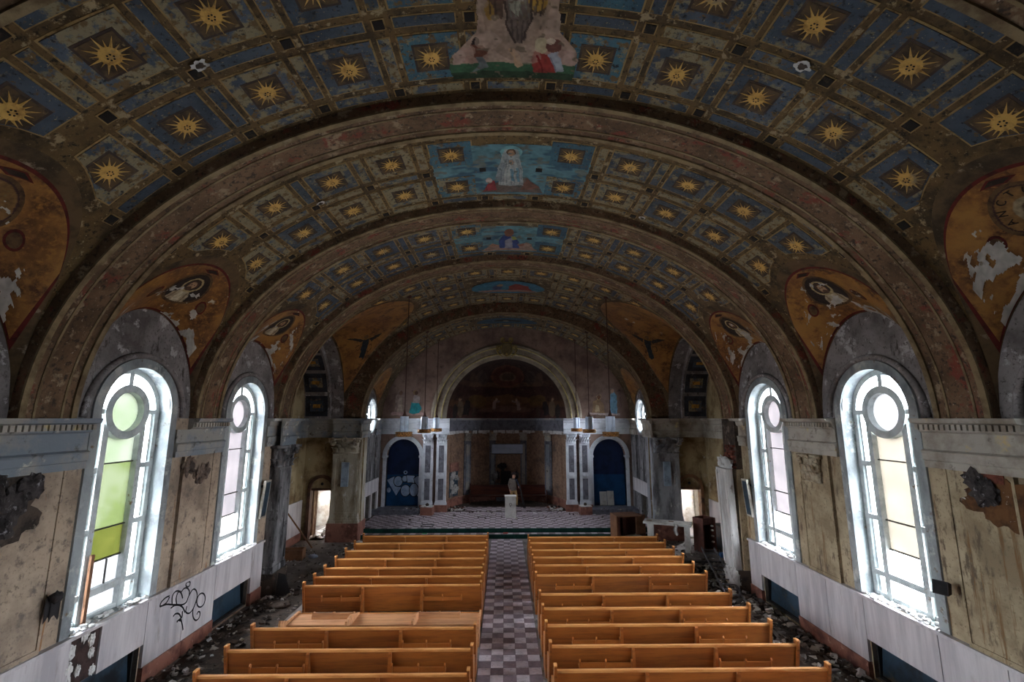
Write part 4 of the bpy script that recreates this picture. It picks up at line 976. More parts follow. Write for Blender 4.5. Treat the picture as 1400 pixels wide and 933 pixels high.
# chancel side walls with round windows
for s, nm in ((-1, 'left'), (1, 'right')):
    yc, zc, r = 21.6, 4.92, .72
    mp = lambda u, z, d=0, s=s: (s * (CX + d), u, z)
    us = sorted({19.9, YC1} | {round(yc - r * math.cos(PI * i / 24), 4) for i in range(25)} | {round(yc - 1.05 * math.cos(PI * i / 24), 4) for i in range(25)})
    op = [(yc - r, yc + r, lambda u: zc - math.sqrt(max(0, r * r - (u - yc) ** 2)), lambda u: zc + math.sqrt(max(0, r * r - (u - yc) ** 2)))]
    nrec = [(20.25 + k * 1.02, 20.97 + k * 1.02, lambda u: PLAT, lambda u: 1.34) for k in range(3 if s < 0 else 2)]
    us = sorted(set(us) | {q for o in nrec for q in o[:2]})
    tp = lambda u: HC + (1.35 * math.sqrt(max(0, 1 - ((u - yc) / 1.05) ** 2)) if abs(u - yc) < 1.05 else 0) + .1
    mb = MB(); columns(mb, mp, us, op + nrec, tp, split=4.02); columns(mb, lambda u, z, s=s: (s * (CX + .42), u, z), us, op, lambda u: 10.9, split=99)
    reveal(mb, mp, *op[0], .42, 2, 24)
    for o in nrec: reveal(mb, mp, *o, .38, 3, 1, 3)
    rect(mb, (s * CX, 19.9, 2.7), (s * 8.75, 19.9, 2.7), (s * 8.75, 19.9, 10.9), (s * CX, 19.9, 10.9), 0)
    ws = struct(fix(mb.build('wall_chancel_side_' + nm, [M['sooty'], M['lunette'], M['reveal'], M['recess']])), 'water-streaked chancel side wall below a round window')
    mb = MB(); mb.tube([mp(yc + (r + .08) * math.cos(2 * PI * i / 36), zc + (r + .08) * math.sin(2 * PI * i / 36), -.02) for i in range(36)], .06, 8, closed=True); mb.build('round_surround', M['reveal'], ws, True)
    # white dado with dark grille openings
    MB().box(*sorted((s * (CX - .05), s * CX)), 20.1, 23.3, 1.35, 1.95).build('white_dado', M['marble'], ws)
    for k in range(3 if s < 0 else 2):
        MB().box(*sorted((s * (CX - .06), s * CX)), 20.25 + k * 1.02 + .74, 20.25 + k * 1.02 + 1.0, PLAT, 1.34).build('dado_slab', M['marble'] if s < 0 else M['sooty'], ws)
    for y0 in (20.2, 21.05, 22.6): 
        MB().box(*sorted((s * (CX - .05), s * CX)), y0, y0 + .5, 2.0, 3.9).build('wall_panel', M['sooty'], ws)
    # round window: frame rings, cross bars, pane
    wn = empty('window_%d' % (7 if s < 0 else 8), (s * (CX + .25), yc, zc)); struct(wn, 'round chancel window with white tracery')
    fr = MB()
    for rr in (r - .03, .34): fr.tube([(0, rr * math.cos(2 * PI * i / 32), rr * math.sin(2 * PI * i / 32)) for i in range(32)], .045, 6, closed=True)
    fr.build('ring_frame', M['frame'], wn, True)
    for k in range(4):
        a = PI / 4 + k * PI / 2; MB().beam((0, .34 * math.cos(a), .34 * math.sin(a)), (0, .7 * math.cos(a), .7 * math.sin(a)), .05, .05).build('spoke', M['frame'], wn)
    mb = MB(); mb.add([(.03 * s, r * math.cos(2 * PI * i / 32), r * math.sin(2 * PI * i / 32)) for i in range(32)], [tuple(range(32))]); mb.build('pane', glass('round_pane', (.55, .57, .6)), wn)

# chancel piers with red plinth
for s, nm in ((-1, 'left'), (1, 'right')):
    pm = mk('pier_plaster_' + nm, S(176, 168, 152) if s < 0 else S(150, 150, 154), [(S(130, 116, 96) if s < 0 else S(96, 94, 98), 1.6, .44, .62, (1.5, 1.5, .5)), (S(204, 202, 198), 3, .58, .68, (1, 1, .4)), (S(70, 64, 62), 5, .60, .72, (2, 2, .4))], bump=.2)
    pr = empty('chancel_pier', (s * 6.52, 19.28, 0)); pr.name = 'wall_pier_' + nm; struct(pr, 'broad panelled chancel pier on a red marble plinth')
    MB().box(-.57, .57, 0, .8, 0, 4.8).build('pier_core', pm, pr)
    mb = MB(); mb.box(-.55, .55, -.06, 0, .90, 3.42); mb.build('shaft', pm, pr)
    mb = MB()
    for a in ((-.50, -.40, 1.0, 3.3), (.40, .50, 1.0, 3.3), (-.40, .40, 3.2, 3.3), (-.40, .40, 1.0, 1.1)): mb.box(a[0], a[1], -.085, -.05, a[2], a[3])
    mb.build('panel_border', pm, pr)
    mb = MB(); mb.box(-.60, .60, -.10, .82, .70, .80); mb.box(-.58, .58, -.08, .81, .80, .90); mb.build('base_moulding', pm, pr)
    MB().box(-.63, .63, -.14, .85, 0, .70).build('marble_plinth', M['redmarble'], pr)
    inst('capital', capital_mesh(1.1, .58, .44, pm), pr, (0, -.02, 3.44))
    pq = MB(); pq.box(-.14, .14, -.16, -.06, 1.55 + .55, 2.75 + .30); pqo = pq.build('glass_plaque', mk('plaque_blue_' + nm, S(150, 168, 186), [(S(116, 130, 146), 4, .45, .62)], rough=.3), pr)

# ------------------------------------------------------------------ nave windows
gl_clear = glass('pane_clear', (.62, .66, .68))
gl_white = glass('pane_milky', (0.01643, 0.01698, 0.01752), (0.01971, 0.02026, 0.02081), milky=True)
gl_cream = glass('pane_cream', (0.01643, 0.01479, 0.01177), (0.01369, 0.01232, 0.00986), milky=True)
gl_pink = glass('pane_pinkish', (0.01424, 0.01287, 0.01342), (0.01095, 0.01013, 0.01068), milky=True)
gl_green1 = glass('pane_pale_green', (0.00829, 0.00992, 0.00577), (0.00562, 0.00740, 0.00266), 2.2, milky=True)
gl_green2 = glass('pane_yellow_green', (0.00474, 0.00518, 0.00104), (0.00355, 0.00414, 0.00081), 2.2, milky=True)
gl_green3 = glass('pane_light_green', (0.01184, 0.01317, 0.01021), (0.00947, 0.01184, 0.00755), 2.0, milky=True)
gl_red = glass('pane_red_edge', (0.01643, 0.00657, 0.00548), milky=True)
def nave_window(idx, s, c, mats, label):
    """mats: five centre panes bottom to top, roundel"""
    wn = empty('window_%d' % idx, (s * (WX + .27), c, 0)); struct(wn, label)
    def P(u, z, d=0): return (s * d, u, z)
    def bar(a, b, wd, name='mullion', dep=.11, mat=None):
        mb = MB(); mb.beam(P(*a), P(*b), wd, dep, up=(1, 0, 0)); return mb.build(name, mat or M['frame'], wn)
    n = 28; ro, ri = WR - .005, WR - .105
    mb = MB()
    po = [(-ro, SILL)] + [(-ro * math.cos(PI * i / n), SPR + ro * math.sin(PI * i / n)) for i in range(n + 1)] + [(ro, SILL)]
    pi_ = [(-ri, SILL)] + [(-ri * math.cos(PI * i / n), SPR + ri * math.sin(PI * i / n)) for i in range(n + 1)] + [(ri, SILL)]
    for a, b, e, f in zip(pi_[:-1], pi_[1:], po[:-1], po[1:]):
        mb.add([P(*a, -.06), P(*b, -.06), P(*f, -.06), P(*e, -.06), P(*a, .06), P(*b, .06), P(*f, .06), P(*e, .06)], [(0, 1, 2, 3), (4, 5, 6, 7), (0, 1, 5, 4), (3, 2, 6, 7)])
    smooth_by_angle(mb.build('arched_frame', M['frame'], wn))
    mb = MB(); r0, r1 = .355, .49; k = 36
    pr = [(r0, -.10), (r1, -.10), (r1, .06), (r0, .06), (r0, -.10)]
    mb.grid(lambda i, j: P(pr[round(j * 4)][0] * math.cos(2 * PI * i), SPR + pr[round(j * 4)][0] * math.sin(2 * PI * i), pr[round(j * 4)][1]), k, 4); smooth_by_angle(mb.build('ring_frame', M['frame'], wn))
    MX = .41
    for q in (-1, 1): bar((q * MX, SILL), (q * MX, SPR - .22), .115, dep=.16)
    bar((0, SPR + .45), (0, SPR + ri + .01), .10, dep=.15)
    for q in (-1, 1): bar((q * .45, SPR), (q * ri, SPR), .085, 'transom', .15)
    for z in (1.92, 2.93, 3.93):
        for q in (-1, 1): bar((q * MX, z), (q * ri, z), .095, 'transom', .14)
    bar((-MX, 1.92), (MX, 1.92), .11, 'transom', .15); bar((-ri, SILL + .035), (ri, SILL + .035), .07, 'bottom_rail')
    lv = [1.55, 1.93, 2.40, 2.92, 4.02, SPR - .40]
    for z in lv[2:5]: bar((-MX, z), (MX, z), .022, 'glazing_bar', .04, M['oldframe'])
    bar((-.02 + (.1), 1.95), (-.02 + .1, 2.38), .012, 'glazing_bar', .03, M['oldframe'])
    def pane(pts, mat):
        mb = MB(); mb.add([P(*p, .02) for p in pts], [tuple(range(len(pts)))]); return mb.build('pane', mat, wn)
    for a, b, m_ in zip(lv[:-1], lv[1:], mats[:5]): pane([(-MX, a), (MX, a), (MX, b), (-MX, b)], m_)
    pane([(.40 * math.cos(2 * PI * i / 28), SPR + .40 * math.sin(2 * PI * i / 28)) for i in range(28)], mats[5])
    side = [1.55, 1.92, 2.93, 3.93, SPR]
    for q in (-1, 1):
        for a, b in zip(side[:-1], side[1:]):
            near = (q == -1) and a > 1.6 and a < 3.5
            if near:
                pane([(q * MX, a), (q * .6, a), (q * .6, b), (q * MX, b)], gl_clear)
                pane([(q * .6, a), (q * .665, a), (q * .665, b), (q * .6, b)], gl_red); pane([(q * .665, a), (q * (ri + .01), a), (q * (ri + .01), b), (q * .665, b)], gl_white)
            else: pane([(q * MX, a), (q * (ri + .01), a), (q * (ri + .01), b), (q * MX, b)], gl_clear)
        pane([(q * .43, SPR)] + [(q * (ri + .01) * math.cos(PI / 2 * i / 12), SPR + (ri + .01) * math.sin(PI / 2 * i / 12)) for i in range(13)] + [(0, SPR + .43)] + [(q * .43 * math.sin(PI / 2 * i / 8), SPR + .43 * math.cos(PI / 2 * i / 8)) for i in range(1, 8)], gl_clear)
    # inner casement stiles, lighter, standing behind the mullions
    for q in (-1, 1):
        for u in (.485, .665): bar((q * u, SILL + .07), (q * u, SPR - (.02 if u > .5 else .05)), .04, 'casement_stile', .05)
    return wn
cream = [gl_clear, gl_clear, gl_cream, gl_cream, gl_cream, gl_white]
pink = [gl_clear, gl_clear, gl_pink, gl_pink, gl_pink, gl_pink]
green = [gl_white, gl_white, gl_green2, gl_green1, gl_green3, gl_green3]
nave_window(1, -1, BAYS[1], green, 'tall arched window with a yellow-green centre light')
nave_window(2, -1, BAYS[2], pink, 'tall arched window with pinkish panes next to the green-paned window')
nave_window(3, 1, BAYS[1], cream, 'tall arched window with cream centre panes and a speaker at its foot')
nave_window(4, 1, BAYS[2], pink, 'tall arched window with pinkish panes next to the cream-paned window')
nave_window(5, -1, BAYS[0], cream, 'tall arched window nearest the loft, next before the green-paned one')
nave_window(6, 1, BAYS[0], cream, 'tall arched window with cream panes nearest the loft, before the cream-paned one')

# ------------------------------------------------------------------ shell: loft wall behind the camera and roof
mb = MB(); rect(mb, (-7.3, -3.2, 0), (7.3, -3.2, 0), (7.3, -3.2, 10.9), (-7.3, -3.2, 10.9))
struct(mb.build('wall_loft', M['lunette']), 'plain plaster wall behind the organ loft')
mb = MB(); mb.box(-9.0, 9.0, -3.8, 27.5, 10.85, 11.0)
struct(mb.build('trim_roof', M['dark']), 'plain roof deck above the vaults')
# ------------------------------------------------------------------ platform, steps, tiles
M['tileL'] = mk('tile_light', S(196, 184, 190), [(S(168, 156, 162), 3, .45, .62), (S(140, 130, 134), 14, .56, .7)], rough=.55, hsv=.22)
M['tileD'] = mk('tile_dark', S(132, 116, 122), [(S(110, 96, 102), 3, .45, .62), (S(158, 146, 150), 14, .58, .7)], rough=.55, hsv=.25)
M['carpet'] = mk('green_carpet', S(20, 66, 58), [(S(12, 44, 42), 3, .45, .62)], rough=.9)
mb = MB(); mb.box(-5.92, 5.92, 19.95, YC1, 0, PLAT - .006); mb.box(-5.92, 5.92, 19.60, 19.95, 0, PLAT / 2)
mb.add([(-6.29, 19.95, PLAT - .006), (6.29, 19.95, PLAT - .006), (6.29, YC1, PLAT - .006), (-6.29, YC1, PLAT - .006)], [(0, 1, 2, 3)])
mb.add([(-AR * math.cos(PI * i / 30), YC1 + AR * math.sin(PI * i / 30), PLAT - .006) for i in range(31)], [tuple(range(31))])
plat = mb.build('floor_platform', M['dirt']); struct(plat, 'raised chancel platform with two green-edged steps')
mb = MB(); mb.box(-5.9, 5.9, 19.575, 19.60, 0, PLAT / 2 + .004); mb.build('step_carpet', M['carpet'], plat)
mb = MB(); mb.box(-5.9, 5.9, 19.925, 19.95, PLAT / 2, PLAT + .002); mb.build('step_carpet', M['carpet'], plat)
T = .247
mb = MB(); t2 = MB()
def tile(m_, x, y, z, mi): m_.box(x + .004, x + T - .004, y + .004, y + T - .004, z - .008, z, mi)
nx = int(11.9 / T)
for i in range(-26, 26):
    for j in range(15):
        x, y = i * T, 19.96 + j * T
        if y + T > YC1 - .03 or max(abs(x), abs(x + T)) > (5.9 if y < 20.12 else 6.22): continue
        tile(mb, x, y, PLAT, (i + j) % 2)
for i in range(-12, 12):
    for j in range(4):
        x, y = i * T, YC1 + .0 + j * T
        if max(abs(x), abs(x + T)) ** 2 + (y + T - YC1) ** 2 < (AR - .1) ** 2: tile(mb, x, y, PLAT, (i + j + 1) % 2)
stuff(mb.build('floor_tile_field', [M['tileL'], M['tileD']], plat))
mb = MB(); 
for i in range(-24, 24): tile(mb, i * T, 19.62, PLAT / 2 + .004, i % 2)
stuff(mb.build('step_tile_row', [M['tileL'], M['tileD']], plat))
tm = [MB().box(-T / 2 + .003, T / 2 - .003, -T / 2 + .003, T / 2 - .003, 0, .012).mesh('floor_tile', m) for m in (M['tileL'], M['tileD'])]
aisle = MB().box(-.70, .70, 6.6, 19.57, 0, .003).build('aisle_bed', M['greyfloor'], floor)
for j in range(52):
    for i in range(5):
        inst('floor_tile', tm[(i + j) % 2], floor, ((i - 2) * T, 6.75 + j * T, .002 + random.uniform(0, .003)), (0, 0, random.uniform(-.008, .008)))

# ------------------------------------------------------------------ pews
M['oak'] = mk('varnished_oak', S(158, 92, 40), [(S(130, 74, 32), 2.0, .44, .62, (.6, 6, 6)), (S(106, 60, 28), 9, .55, .72, (.15, 3, 3))], rough=.38, coords='obj', hsv=.18, spec=.5)
M['oakedge'] = mk('pale_oak_edge', S(208, 146, 88), [(S(170, 106, 56), 3, .45, .62, (.5, 5, 5))], rough=.45, coords='obj')  # paler oak for the top rails and end caps
M['underside'] = mk('unvarnished_underside', S(176, 136, 112), [(S(140, 104, 84), 2, .45, .62, (.4, 4, 4))], coords='obj')
M['redwood'] = mk('dark_red_wood', S(96, 48, 34), [(S(66, 32, 26), 2, .45, .62, (.5, 5, 5))], rough=.45, coords='obj')
def pew_meshes(Lp, wood, edge):
    me = {}
    h = Lp / 2
    # local: x along, people face +y; y=0 rear foot line
    me['seat'] = MB().add([(-h, .12, .42), (h, .12, .42), (h, .52, .45), (-h, .52, .45), (-h, .12, .39), (h, .12, .39), (h, .52, .42), (-h, .52, .42)], [(0, 1, 2, 3), (7, 6, 5, 4), (0, 4, 5, 1), (2, 6, 7, 3), (1, 5, 6, 2), (0, 3, 7, 4)]).mesh('seat', [wood])
    b = [(.13, .30), (.0, .90)]
    me['backrest'] = MB().prism([(.13, .30), (.155, .30), (.03, .90), (.0, .90)], lambda y, z: (-h, y, z), lambda y, z: (h, y, z)).mesh('backrest', [wood])
    me['top_rail'] = MB().prism([(-.016, .885), (.046, .885), (.046, .918), (.03, .925), (-.006, .925), (-.016, .918)], lambda y, z: (-h, y, z), lambda y, z: (h, y, z)).mesh('top_rail', [edge])
    pe = [(.0, 0), (.50, 0), (.52, .40), (.50, .60), (.42, .64), (.16, .68), (.09, .80), (.05, .985), (.02, 1.0), (-.045, .985), (-.05, .94), (.06, .40)]
    me['end_panel'] = MB().prism(pe, lambda y, z: (-.022, y, z), lambda y, z: (.022, y, z)).mesh('end_panel', [wood])
    me['end_cap'] = MB().prism([(-.05, .985), (.055, .985), (.05, 1.002), (-.04, 1.002)], lambda y, z: (-.026, y, z), lambda y, z: (.026, y, z)).mesh('end_cap', [edge])
    me['back_bracket'] = MB().prism([(.008, .89), (-.03, .86), (-.065, .30), (.02, .0), (.10, .0), (.13, .30)], lambda y, z: (-.026, y, z), lambda y, z: (.026, y, z)).mesh('back_bracket', [wood])
    return me
PEWC = {}
def rack_mesh(wood):
    r = MB(); y0 = .055
    r.box(-.46, .46, -.055, -.035, .60, .67); r.box(-.46, .46, -.055, .07, .59, .605)
    return r.mesh('book_rack', [wood])
def peg_mesh(wood): return MB().prism([(-.07, .59), (-.03, .59), (-.03, .70), (-.045, .73), (-.07, .70)], lambda y, z: (-.014, y, z), lambda y, z: (.014, y, z)).mesh('rack_peg', [wood])
def make_pew(Lp, wood, edge, racks=True, key=None):
    key = (Lp, wood.name)
    if key not in PEWC: PEWC[key] = (pew_meshes(Lp, wood, edge), rack_mesh(wood), peg_mesh(wood))
    me, rk, pg = PEWC[key]
    p = empty('church_pew')
    for n_ in ('seat', 'backrest', 'top_rail'): inst(n_, me[n_], p)
    for q in (-1, 1):
        e = inst('end_panel', me['end_panel'], p, (q * Lp / 2, 0, 0)); inst('end_cap', me['end_cap'], e)
        inst('back_bracket', me['back_bracket'], p, (q * Lp / 6, 0, 0))
    if racks:
        for cx_ in (-Lp / 6 - .49, Lp / 6 + .49):
            r = inst('book_rack', rk, p, (cx_, 0, 0))
            for q in (-.445, 0, .445): inst('rack_peg', pg, r, (q, 0, 0))
    return p
ORD = ['first', 'second', 'third', 'fourth', 'fifth', 'sixth', 'seventh', 'eighth', 'ninth', 'tenth', 'eleventh', 'twelfth', 'thirteenth']
LY = [16.3, 15.4, 14.55, 13.75, 12.95, 12.27, 11.66, None, 9.42, 8.6, 7.82, 7.0]
RY = [16.05, 15.33, 14.55, 13.82, 13.1, 12.3, 11.05, 10.26, 9.48, 8.67, 7.89, 7.1]
for i, y in enumerate(LY):
    if y is None:
        M['dustoak'] = mk('dusty_oak', S(196, 142, 100), [(S(160, 112, 80), 2, .44, .62, (.5, 5, 5))], rough=.6, coords='obj'); p = make_pew(4.16, M['dustoak'], M['oakedge']); p.rotation_euler = (math.radians(-103), 0, 0); p.location = (-2.74, 10.55, .60)
        tag(p, 'oak pew tipped forward on its face, its pale underside and brackets showing', 'pew', 'oak pews'); continue
    p = make_pew(4.16, M['oak'], M['oakedge']); p.location = (-2.74, y, 0); p.rotation_euler = (0, 0, random.uniform(-.008, .008) + (.004 if i == 6 else 0))
    tag(p, 'varnished oak pew on the green-window side, %s row from the altar steps' % ORD[i], 'pew', 'oak pews')
for i, y in enumerate(RY):
    p = make_pew(4.30, M['oak'], M['oakedge']); p.location = (2.84, y, 0); p.rotation_euler = (0, 0, random.uniform(-.006, .006))
    tag(p, 'varnished oak pew on the cream-window side, %s row from the altar steps' % ORD[i], 'pew', 'oak pews')

# ------------------------------------------------------------------ things in the chancel
p = make_pew(4.1, M['redwood'], M['redwood'], racks=False); p.location = (.12, 25.85, PLAT); p.rotation_euler = (0, 0, PI)
tag(p, 'dark red wooden pew facing out of the apse', 'pew')
# white pedestal lectern
t = empty('pedestal', (.18, 22.1, PLAT)); tag(t, 'plain white box pedestal standing on the chequered platform', 'pedestal')
M['whitewood'] = mk('white_painted_wood', S(214, 212, 208), [(S(186, 182, 176), 3, .48, .64)], rough=.5)
MB().box(-.25, .25, -.2, .2, 0, .93).build('body', M['whitewood'], t); MB().box(-.27, .27, -.22, .22, .93, .96).build('top', M['whitewood'], t)
mb = MB(); mb.tube([(.06 * math.cos(2 * PI * i / 14), -.204, .60 + .05 * math.sin(2 * PI * i / 14)) for i in range(14)], .008, 5, closed=True); mb.build('emblem', M['cofferdark'], t)
MB().box(-.025, .025, -.207, -.2, .49, .52).build('plate', M['dark'], t)
# projection screen
t = empty('hanging_screen', (.06, 26.35, 3.1)); tag(t, 'pale blue-grey blank screen hung on the apse wall', 'screen')
M['screen'] = mk('screen_cloth', S(176, 190, 214), [(S(160, 174, 198), 2, .45, .62)], rough=.7)
MB().box(-.86, .86, -.02, .02, -.24, .26).build('screen_panel', M['screen'], t); MB().box(-.88, .88, -.03, .03, -.275, -.24).build('bottom_bar', M['dark'], t)
MB().box(-.88, .88, -.04, .04, .26, .30).build('roller', M['apsegrey'], t)
for q in (-1, 1): MB().box(q * .7 - .02, q * .7 + .02, 0, .3, .27, .30).build('bracket', M['dark'], t)
# ruined tabernacle against the apse wall
t = empty('ruined_tabernacle', (-.02, 26.35, PLAT)); tag(t, 'blackened broken tabernacle standing against the apse wall', 'tabernacle')
mb = MB(); mb.box(-.28, .30, -.12, .12, .9, 1.58); mb.build('cabinet', M['dark'], t)
mb = MB(); vs, fs = bulge(.2, amp=.4, flat=(1.1, .5, .8)); mb.add([(x - .2, y, z + 1.85) for x, y, z in vs], fs); mb.build('broken_finial', M['dark'], t)
MB().box(-.55, .55, -.1, .14, 0, .92).build('pedestal_block', M['apsegrey'], t)
for q, x in enumerate((-.66, -.46, .42, .58)):
    vs, fs = bulge(.16, amp=.35, flat=(.8, .35, 1.3)); MB().add([(a + x, b + .1, c + 1.25 + .1 * (q % 2)) for a, b, c in vs], fs).build('plaster_fragment', M['sooty'], t)
MB().box(-.26, -.1, -.15, .05, 1.55, 1.72).build('broken_corner', M['dark'], t)
# torn patch with white dabs on the left of the apse
a_ = math.acos(2.72 / AR)
mb = MB()
for k in range(26):
    th_ = .40 + random.uniform(-.12, .12) + .03; z = random.uniform(.9, 2.0); vs, fs = bulge(random.uniform(.05, .11), amp=.4, flat=(1, .3, 1.2))
    x, y = -(AR - .05) * math.cos(th_), YC1 + (AR - .05) * math.sin(th_); mb.add([(x + a, y + b, z + c) for a, b, c in vs], fs)
stuff(mb.build('adhesive_dab_cluster', M['ledge'], wap))
apse_strip(-2.94, -2.58, .8, 2.05, .024, M['teal'], 'bare_backing'); apse_strip(-2.92, -2.55, 2.05, 2.5, .026, M['redmarble'], 'bare_backing')

# niche steps, graffiti, leaning boards
for sg in (-1, 1):
    nm_ = 'niche_step'
    MB().box(sg * NX - 1.25, sg * NX + 1.25 - (.22 if sg < 0 else 0), YC1 - .95, YC1 + .26, PLAT - .01, .53).build(nm_, M['apsegrey'], plat)
GR = {}
GP = [[(-5.97, 1.76), (-5.61, 1.93), (-5.63, 1.66), (-5.57, 1.46), (-5.26, 1.4), (-5.49, 1.01)], ('e', -5.41, 1.70, .21, .24), ('e', -5.085, 1.82, .135, .14), [(-5.0, 1.98), (-4.59, 1.96), (-4.64, 1.79), (-4.61, 1.61), (-4.73, 1.64), (-4.95, 1.64)],
      ('e', -5.035, 1.25, .225, .27), ('e', -4.615, 1.28, .205, .30), [(-4.36, 1.95), (-4.49, 1.93), (-4.63, 1.82), (-4.57, 1.64), (-4.42, 1.49), (-4.36, 1.37)], [(-4.36, 1.34), (-4.39, 1.19), (-4.46, 1.01), (-4.36, .95)], ('e', -5.86, 1.28, .10, .12), ('r', -5.06, 2.13, .10, .09)]
M['spraywhite'] = mk('spray_pale_blue', S(176, 196, 222), [(S(140, 162, 196), 3, .45, .62)], rough=.6)
M['sprayblack'] = mk('spray_black', S(16, 16, 22), rough=.6)
YB = YC1 + .25
board = [o for o in col.objects if o.name.startswith('lower_board')][0]
def gpoly(pts, y, mat, name, parent):
    mb = MB(); o0 = parent.parent.location
    mb.add([(x - o0.x, y - o0.y, z - o0.z) for x, z in pts], [tuple(range(len(pts)))]); return mb.build(name, mat, parent)
for k, g in enumerate(GP):
    if g[0] in ('e', 'r'):
        pts = [(g[1] + g[3] * math.cos(2 * PI * i / 20), g[2] + g[4] * math.sin(2 * PI * i / 20)) for i in range(20)]
    else: pts = g
    cx_ = sum(p[0] for p in pts) / len(pts); cz_ = sum(p[1] for p in pts) / len(pts)
    y = YB - .004 - k * .0024
    if g[0] == 'r':
        gpoly(pts, y - .001, M['spraywhite'], 'bubble_letter', board); gpoly([(cx_ + (a - cx_) * .5, cz_ + (b - cz_) * .5) for a, b in pts], y - .002, M['sprayblack'], 'letter_outline', board); continue
    def grow(d): 
        out = []
        for a, b in pts:
            l = math.hypot(a - cx_, b - cz_) or 1; out.append((max(-5.97, min(-4.345, a + (a - cx_) / l * d)), b + (b - cz_) / l * d))
        return out
    gpoly(grow(.035 if k != 8 else .0), y, M['sprayblack'], 'letter_outline', board); gpoly(pts, y - .0012, M['spraywhite'], 'bubble_letter', board)
for k, (x, z, wd) in enumerate(((4.84, .0, .35), (5.20, .0, .33))):
    o = MB().box(-wd / 2, wd / 2, -.012, .012, 0, .66 + .03 * k).build('leaning_board', M['whitewood'], None, loc=(x, YC1 + .12, .53)); o.rotation_euler = (math.radians(-9), 0, 0)
    tag(o, 'pale broken board leaning in the plain blue niche, ' + ('left half' if k == 0 else 'right half, by the jamb'), 'board', 'leaning boards')
# wall pictures beside the arch
for sg in (-1, 1):
    cv = Canvas(-1.0, 1.0, -.05, 1.75, 110, 100, (140, 118, 108), .02, 90 + sg); cv.gain = 1.35; cv.mask[:] = False
    def put(sel, c): cv.put(sel, c); cv.mask |= sel
    if sg < 0:
        put(cv.inside([(-.95, 0), (.9, 0), (.8, .2), (-.9, .2)]), (152, 124, 118)); put(cv.inside([(-.75, .2), (-.7, 1.1), (-.5, 1.5), (-.2, 1.3), (-.05, .6), (.0, .2)]), (126, 108, 100))
        put(cv.inside([(-.6, .2), (-.5, 1.0), (-.35, 1.0), (-.3, .2)]), (148, 132, 118)); put(cv.el(-.42, 1.25, .1, .13, (96, 74, 60)), (104, 80, 64))
        put(cv.inside([(.05, .15), (.15, .75), (.55, .75), (.75, .4), (.6, .15), (.3, .08)]), (34, 116, 124)); put(cv.inside([(.2, .7), (.3, 1.15), (.6, 1.1), (.62, .72)]), (152, 140, 136)); put(cv.el(.36, 1.28, .13, .15, (120, 100, 70)), (120, 100, 70)); put(cv.el(.40, 1.26, .09, .12, (72, 50, 40)), (76, 54, 44))
    else:
        put(cv.inside([(-.9, .05), (.8, .0), (.85, .14), (-.85, .16)]), (176, 160, 156)); put(cv.inside([(.30, .12), (.32, 1.2), (.5, 1.4), (.72, 1.1), (.7, .12)]), (108, 146, 170)); put(cv.el(.42, 1.42, .15, .15, (150, 148, 132), ring=.75), (150, 148, 132)); put(cv.el(.46, 1.40, .09, .12, (170, 140, 120)), (170, 140, 120))
        put(cv.inside([(-.7, .15), (-.6, .8), (-.3, .95), (-.05, .7), (.05, .15)]), (132, 108, 82)); put(cv.el(-.28, 1.05, .16, .17, (170, 146, 104), ring=.75), (170, 146, 104)); put(cv.el(-.28, 1.02, .1, .12, (110, 78, 56)), (110, 78, 56)); put(cv.inside([(-.5, .2), (-.45, .6), (-.3, .6), (-.25, .2)]), (170, 152, 120))
        put(cv.inside([(.8, .5), (.8, 1.4), (.95, 1.4), (.95, .5)]), (120, 98, 92))
    cv.mottle(.25)
    cv.build('wall_painting', lambda U, V, sg=sg: np.stack([sg * 5.0 + U * .95, np.full_like(U, YC1 - .006), HC + .14 + V * .9], -1), M['painting'], wch, flip=True)

# ------------------------------------------------------------------ pendant lanterns
M['rod'] = mk('dark_bronze_rod', S(70, 40, 32), rough=.6)
M['lampglass'] = mk('lantern_glass', S(206, 220, 238), [(S(176, 190, 210), 3, .45, .62)], rough=.25)
M['brass'] = mk('pierced_brass', S(160, 112, 58), [(S(84, 54, 30), 26, .46, .56), (S(196, 150, 84), 12, .58, .68)], rough=.45, metal=.4)
def lantern(loc, ztop, label):
    t = empty('pendant_lantern', loc); tag(t, label, 'lamp', 'pendant lanterns')
    L_ = ztop - loc[2]
    mb = MB(); mb.tube([(0, 0, .78), (0, 0, L_)], .016, 8); mb.build('rod', M['rod'], t)
    mb = MB(); mb.lathe([(0, .62), (.075, .62), (.08, .64), (.05, .70), (.025, .80), (.016, .86)], 14); mb.build('rod_cone', M['rod'], t, True)
    mb = MB(); mb.lathe([(0, L_ - .06), (.07, L_ - .06), (.09, L_ - .02), (.09, L_ + .02)], 14); mb.build('ceiling_rose', M['rod'], t, True)
    for k in range(4):
        a = PI / 4 + k * PI / 2 + .3; o = MB(); o.lathe([(.0, .10), (.075, .10), (.08, .12), (.08, .60), (.075, .62), (0, .62)], 14); g = o.build('glass_cylinder', M['lampglass'], t, True); g.location = (.085 * math.cos(a), .085 * math.sin(a), 0)
    mb = MB(); mb.lathe([(0, .10), (.26, .10), (.285, .09), (.285, .06), (.27, .055), (.27, -.02), (.285, -.03), (.285, -.05), (.24, -.06), (0, -.06)], 28); mb.build('brass_ring', M['brass'], t)
    for k in range(14):
        a = 2 * PI * k / 14; o = MB(); o.lathe([(0, -.012), (.02, -.006), (.022, 0), (.02, .006), (0, .012)], 8); q = o.build('ring_boss', M['brass'], t); q.location = (.28 * math.cos(a), .28 * math.sin(a), .02); q.rotation_euler = (0, PI / 2, a)
    return t
vx = VB[3]
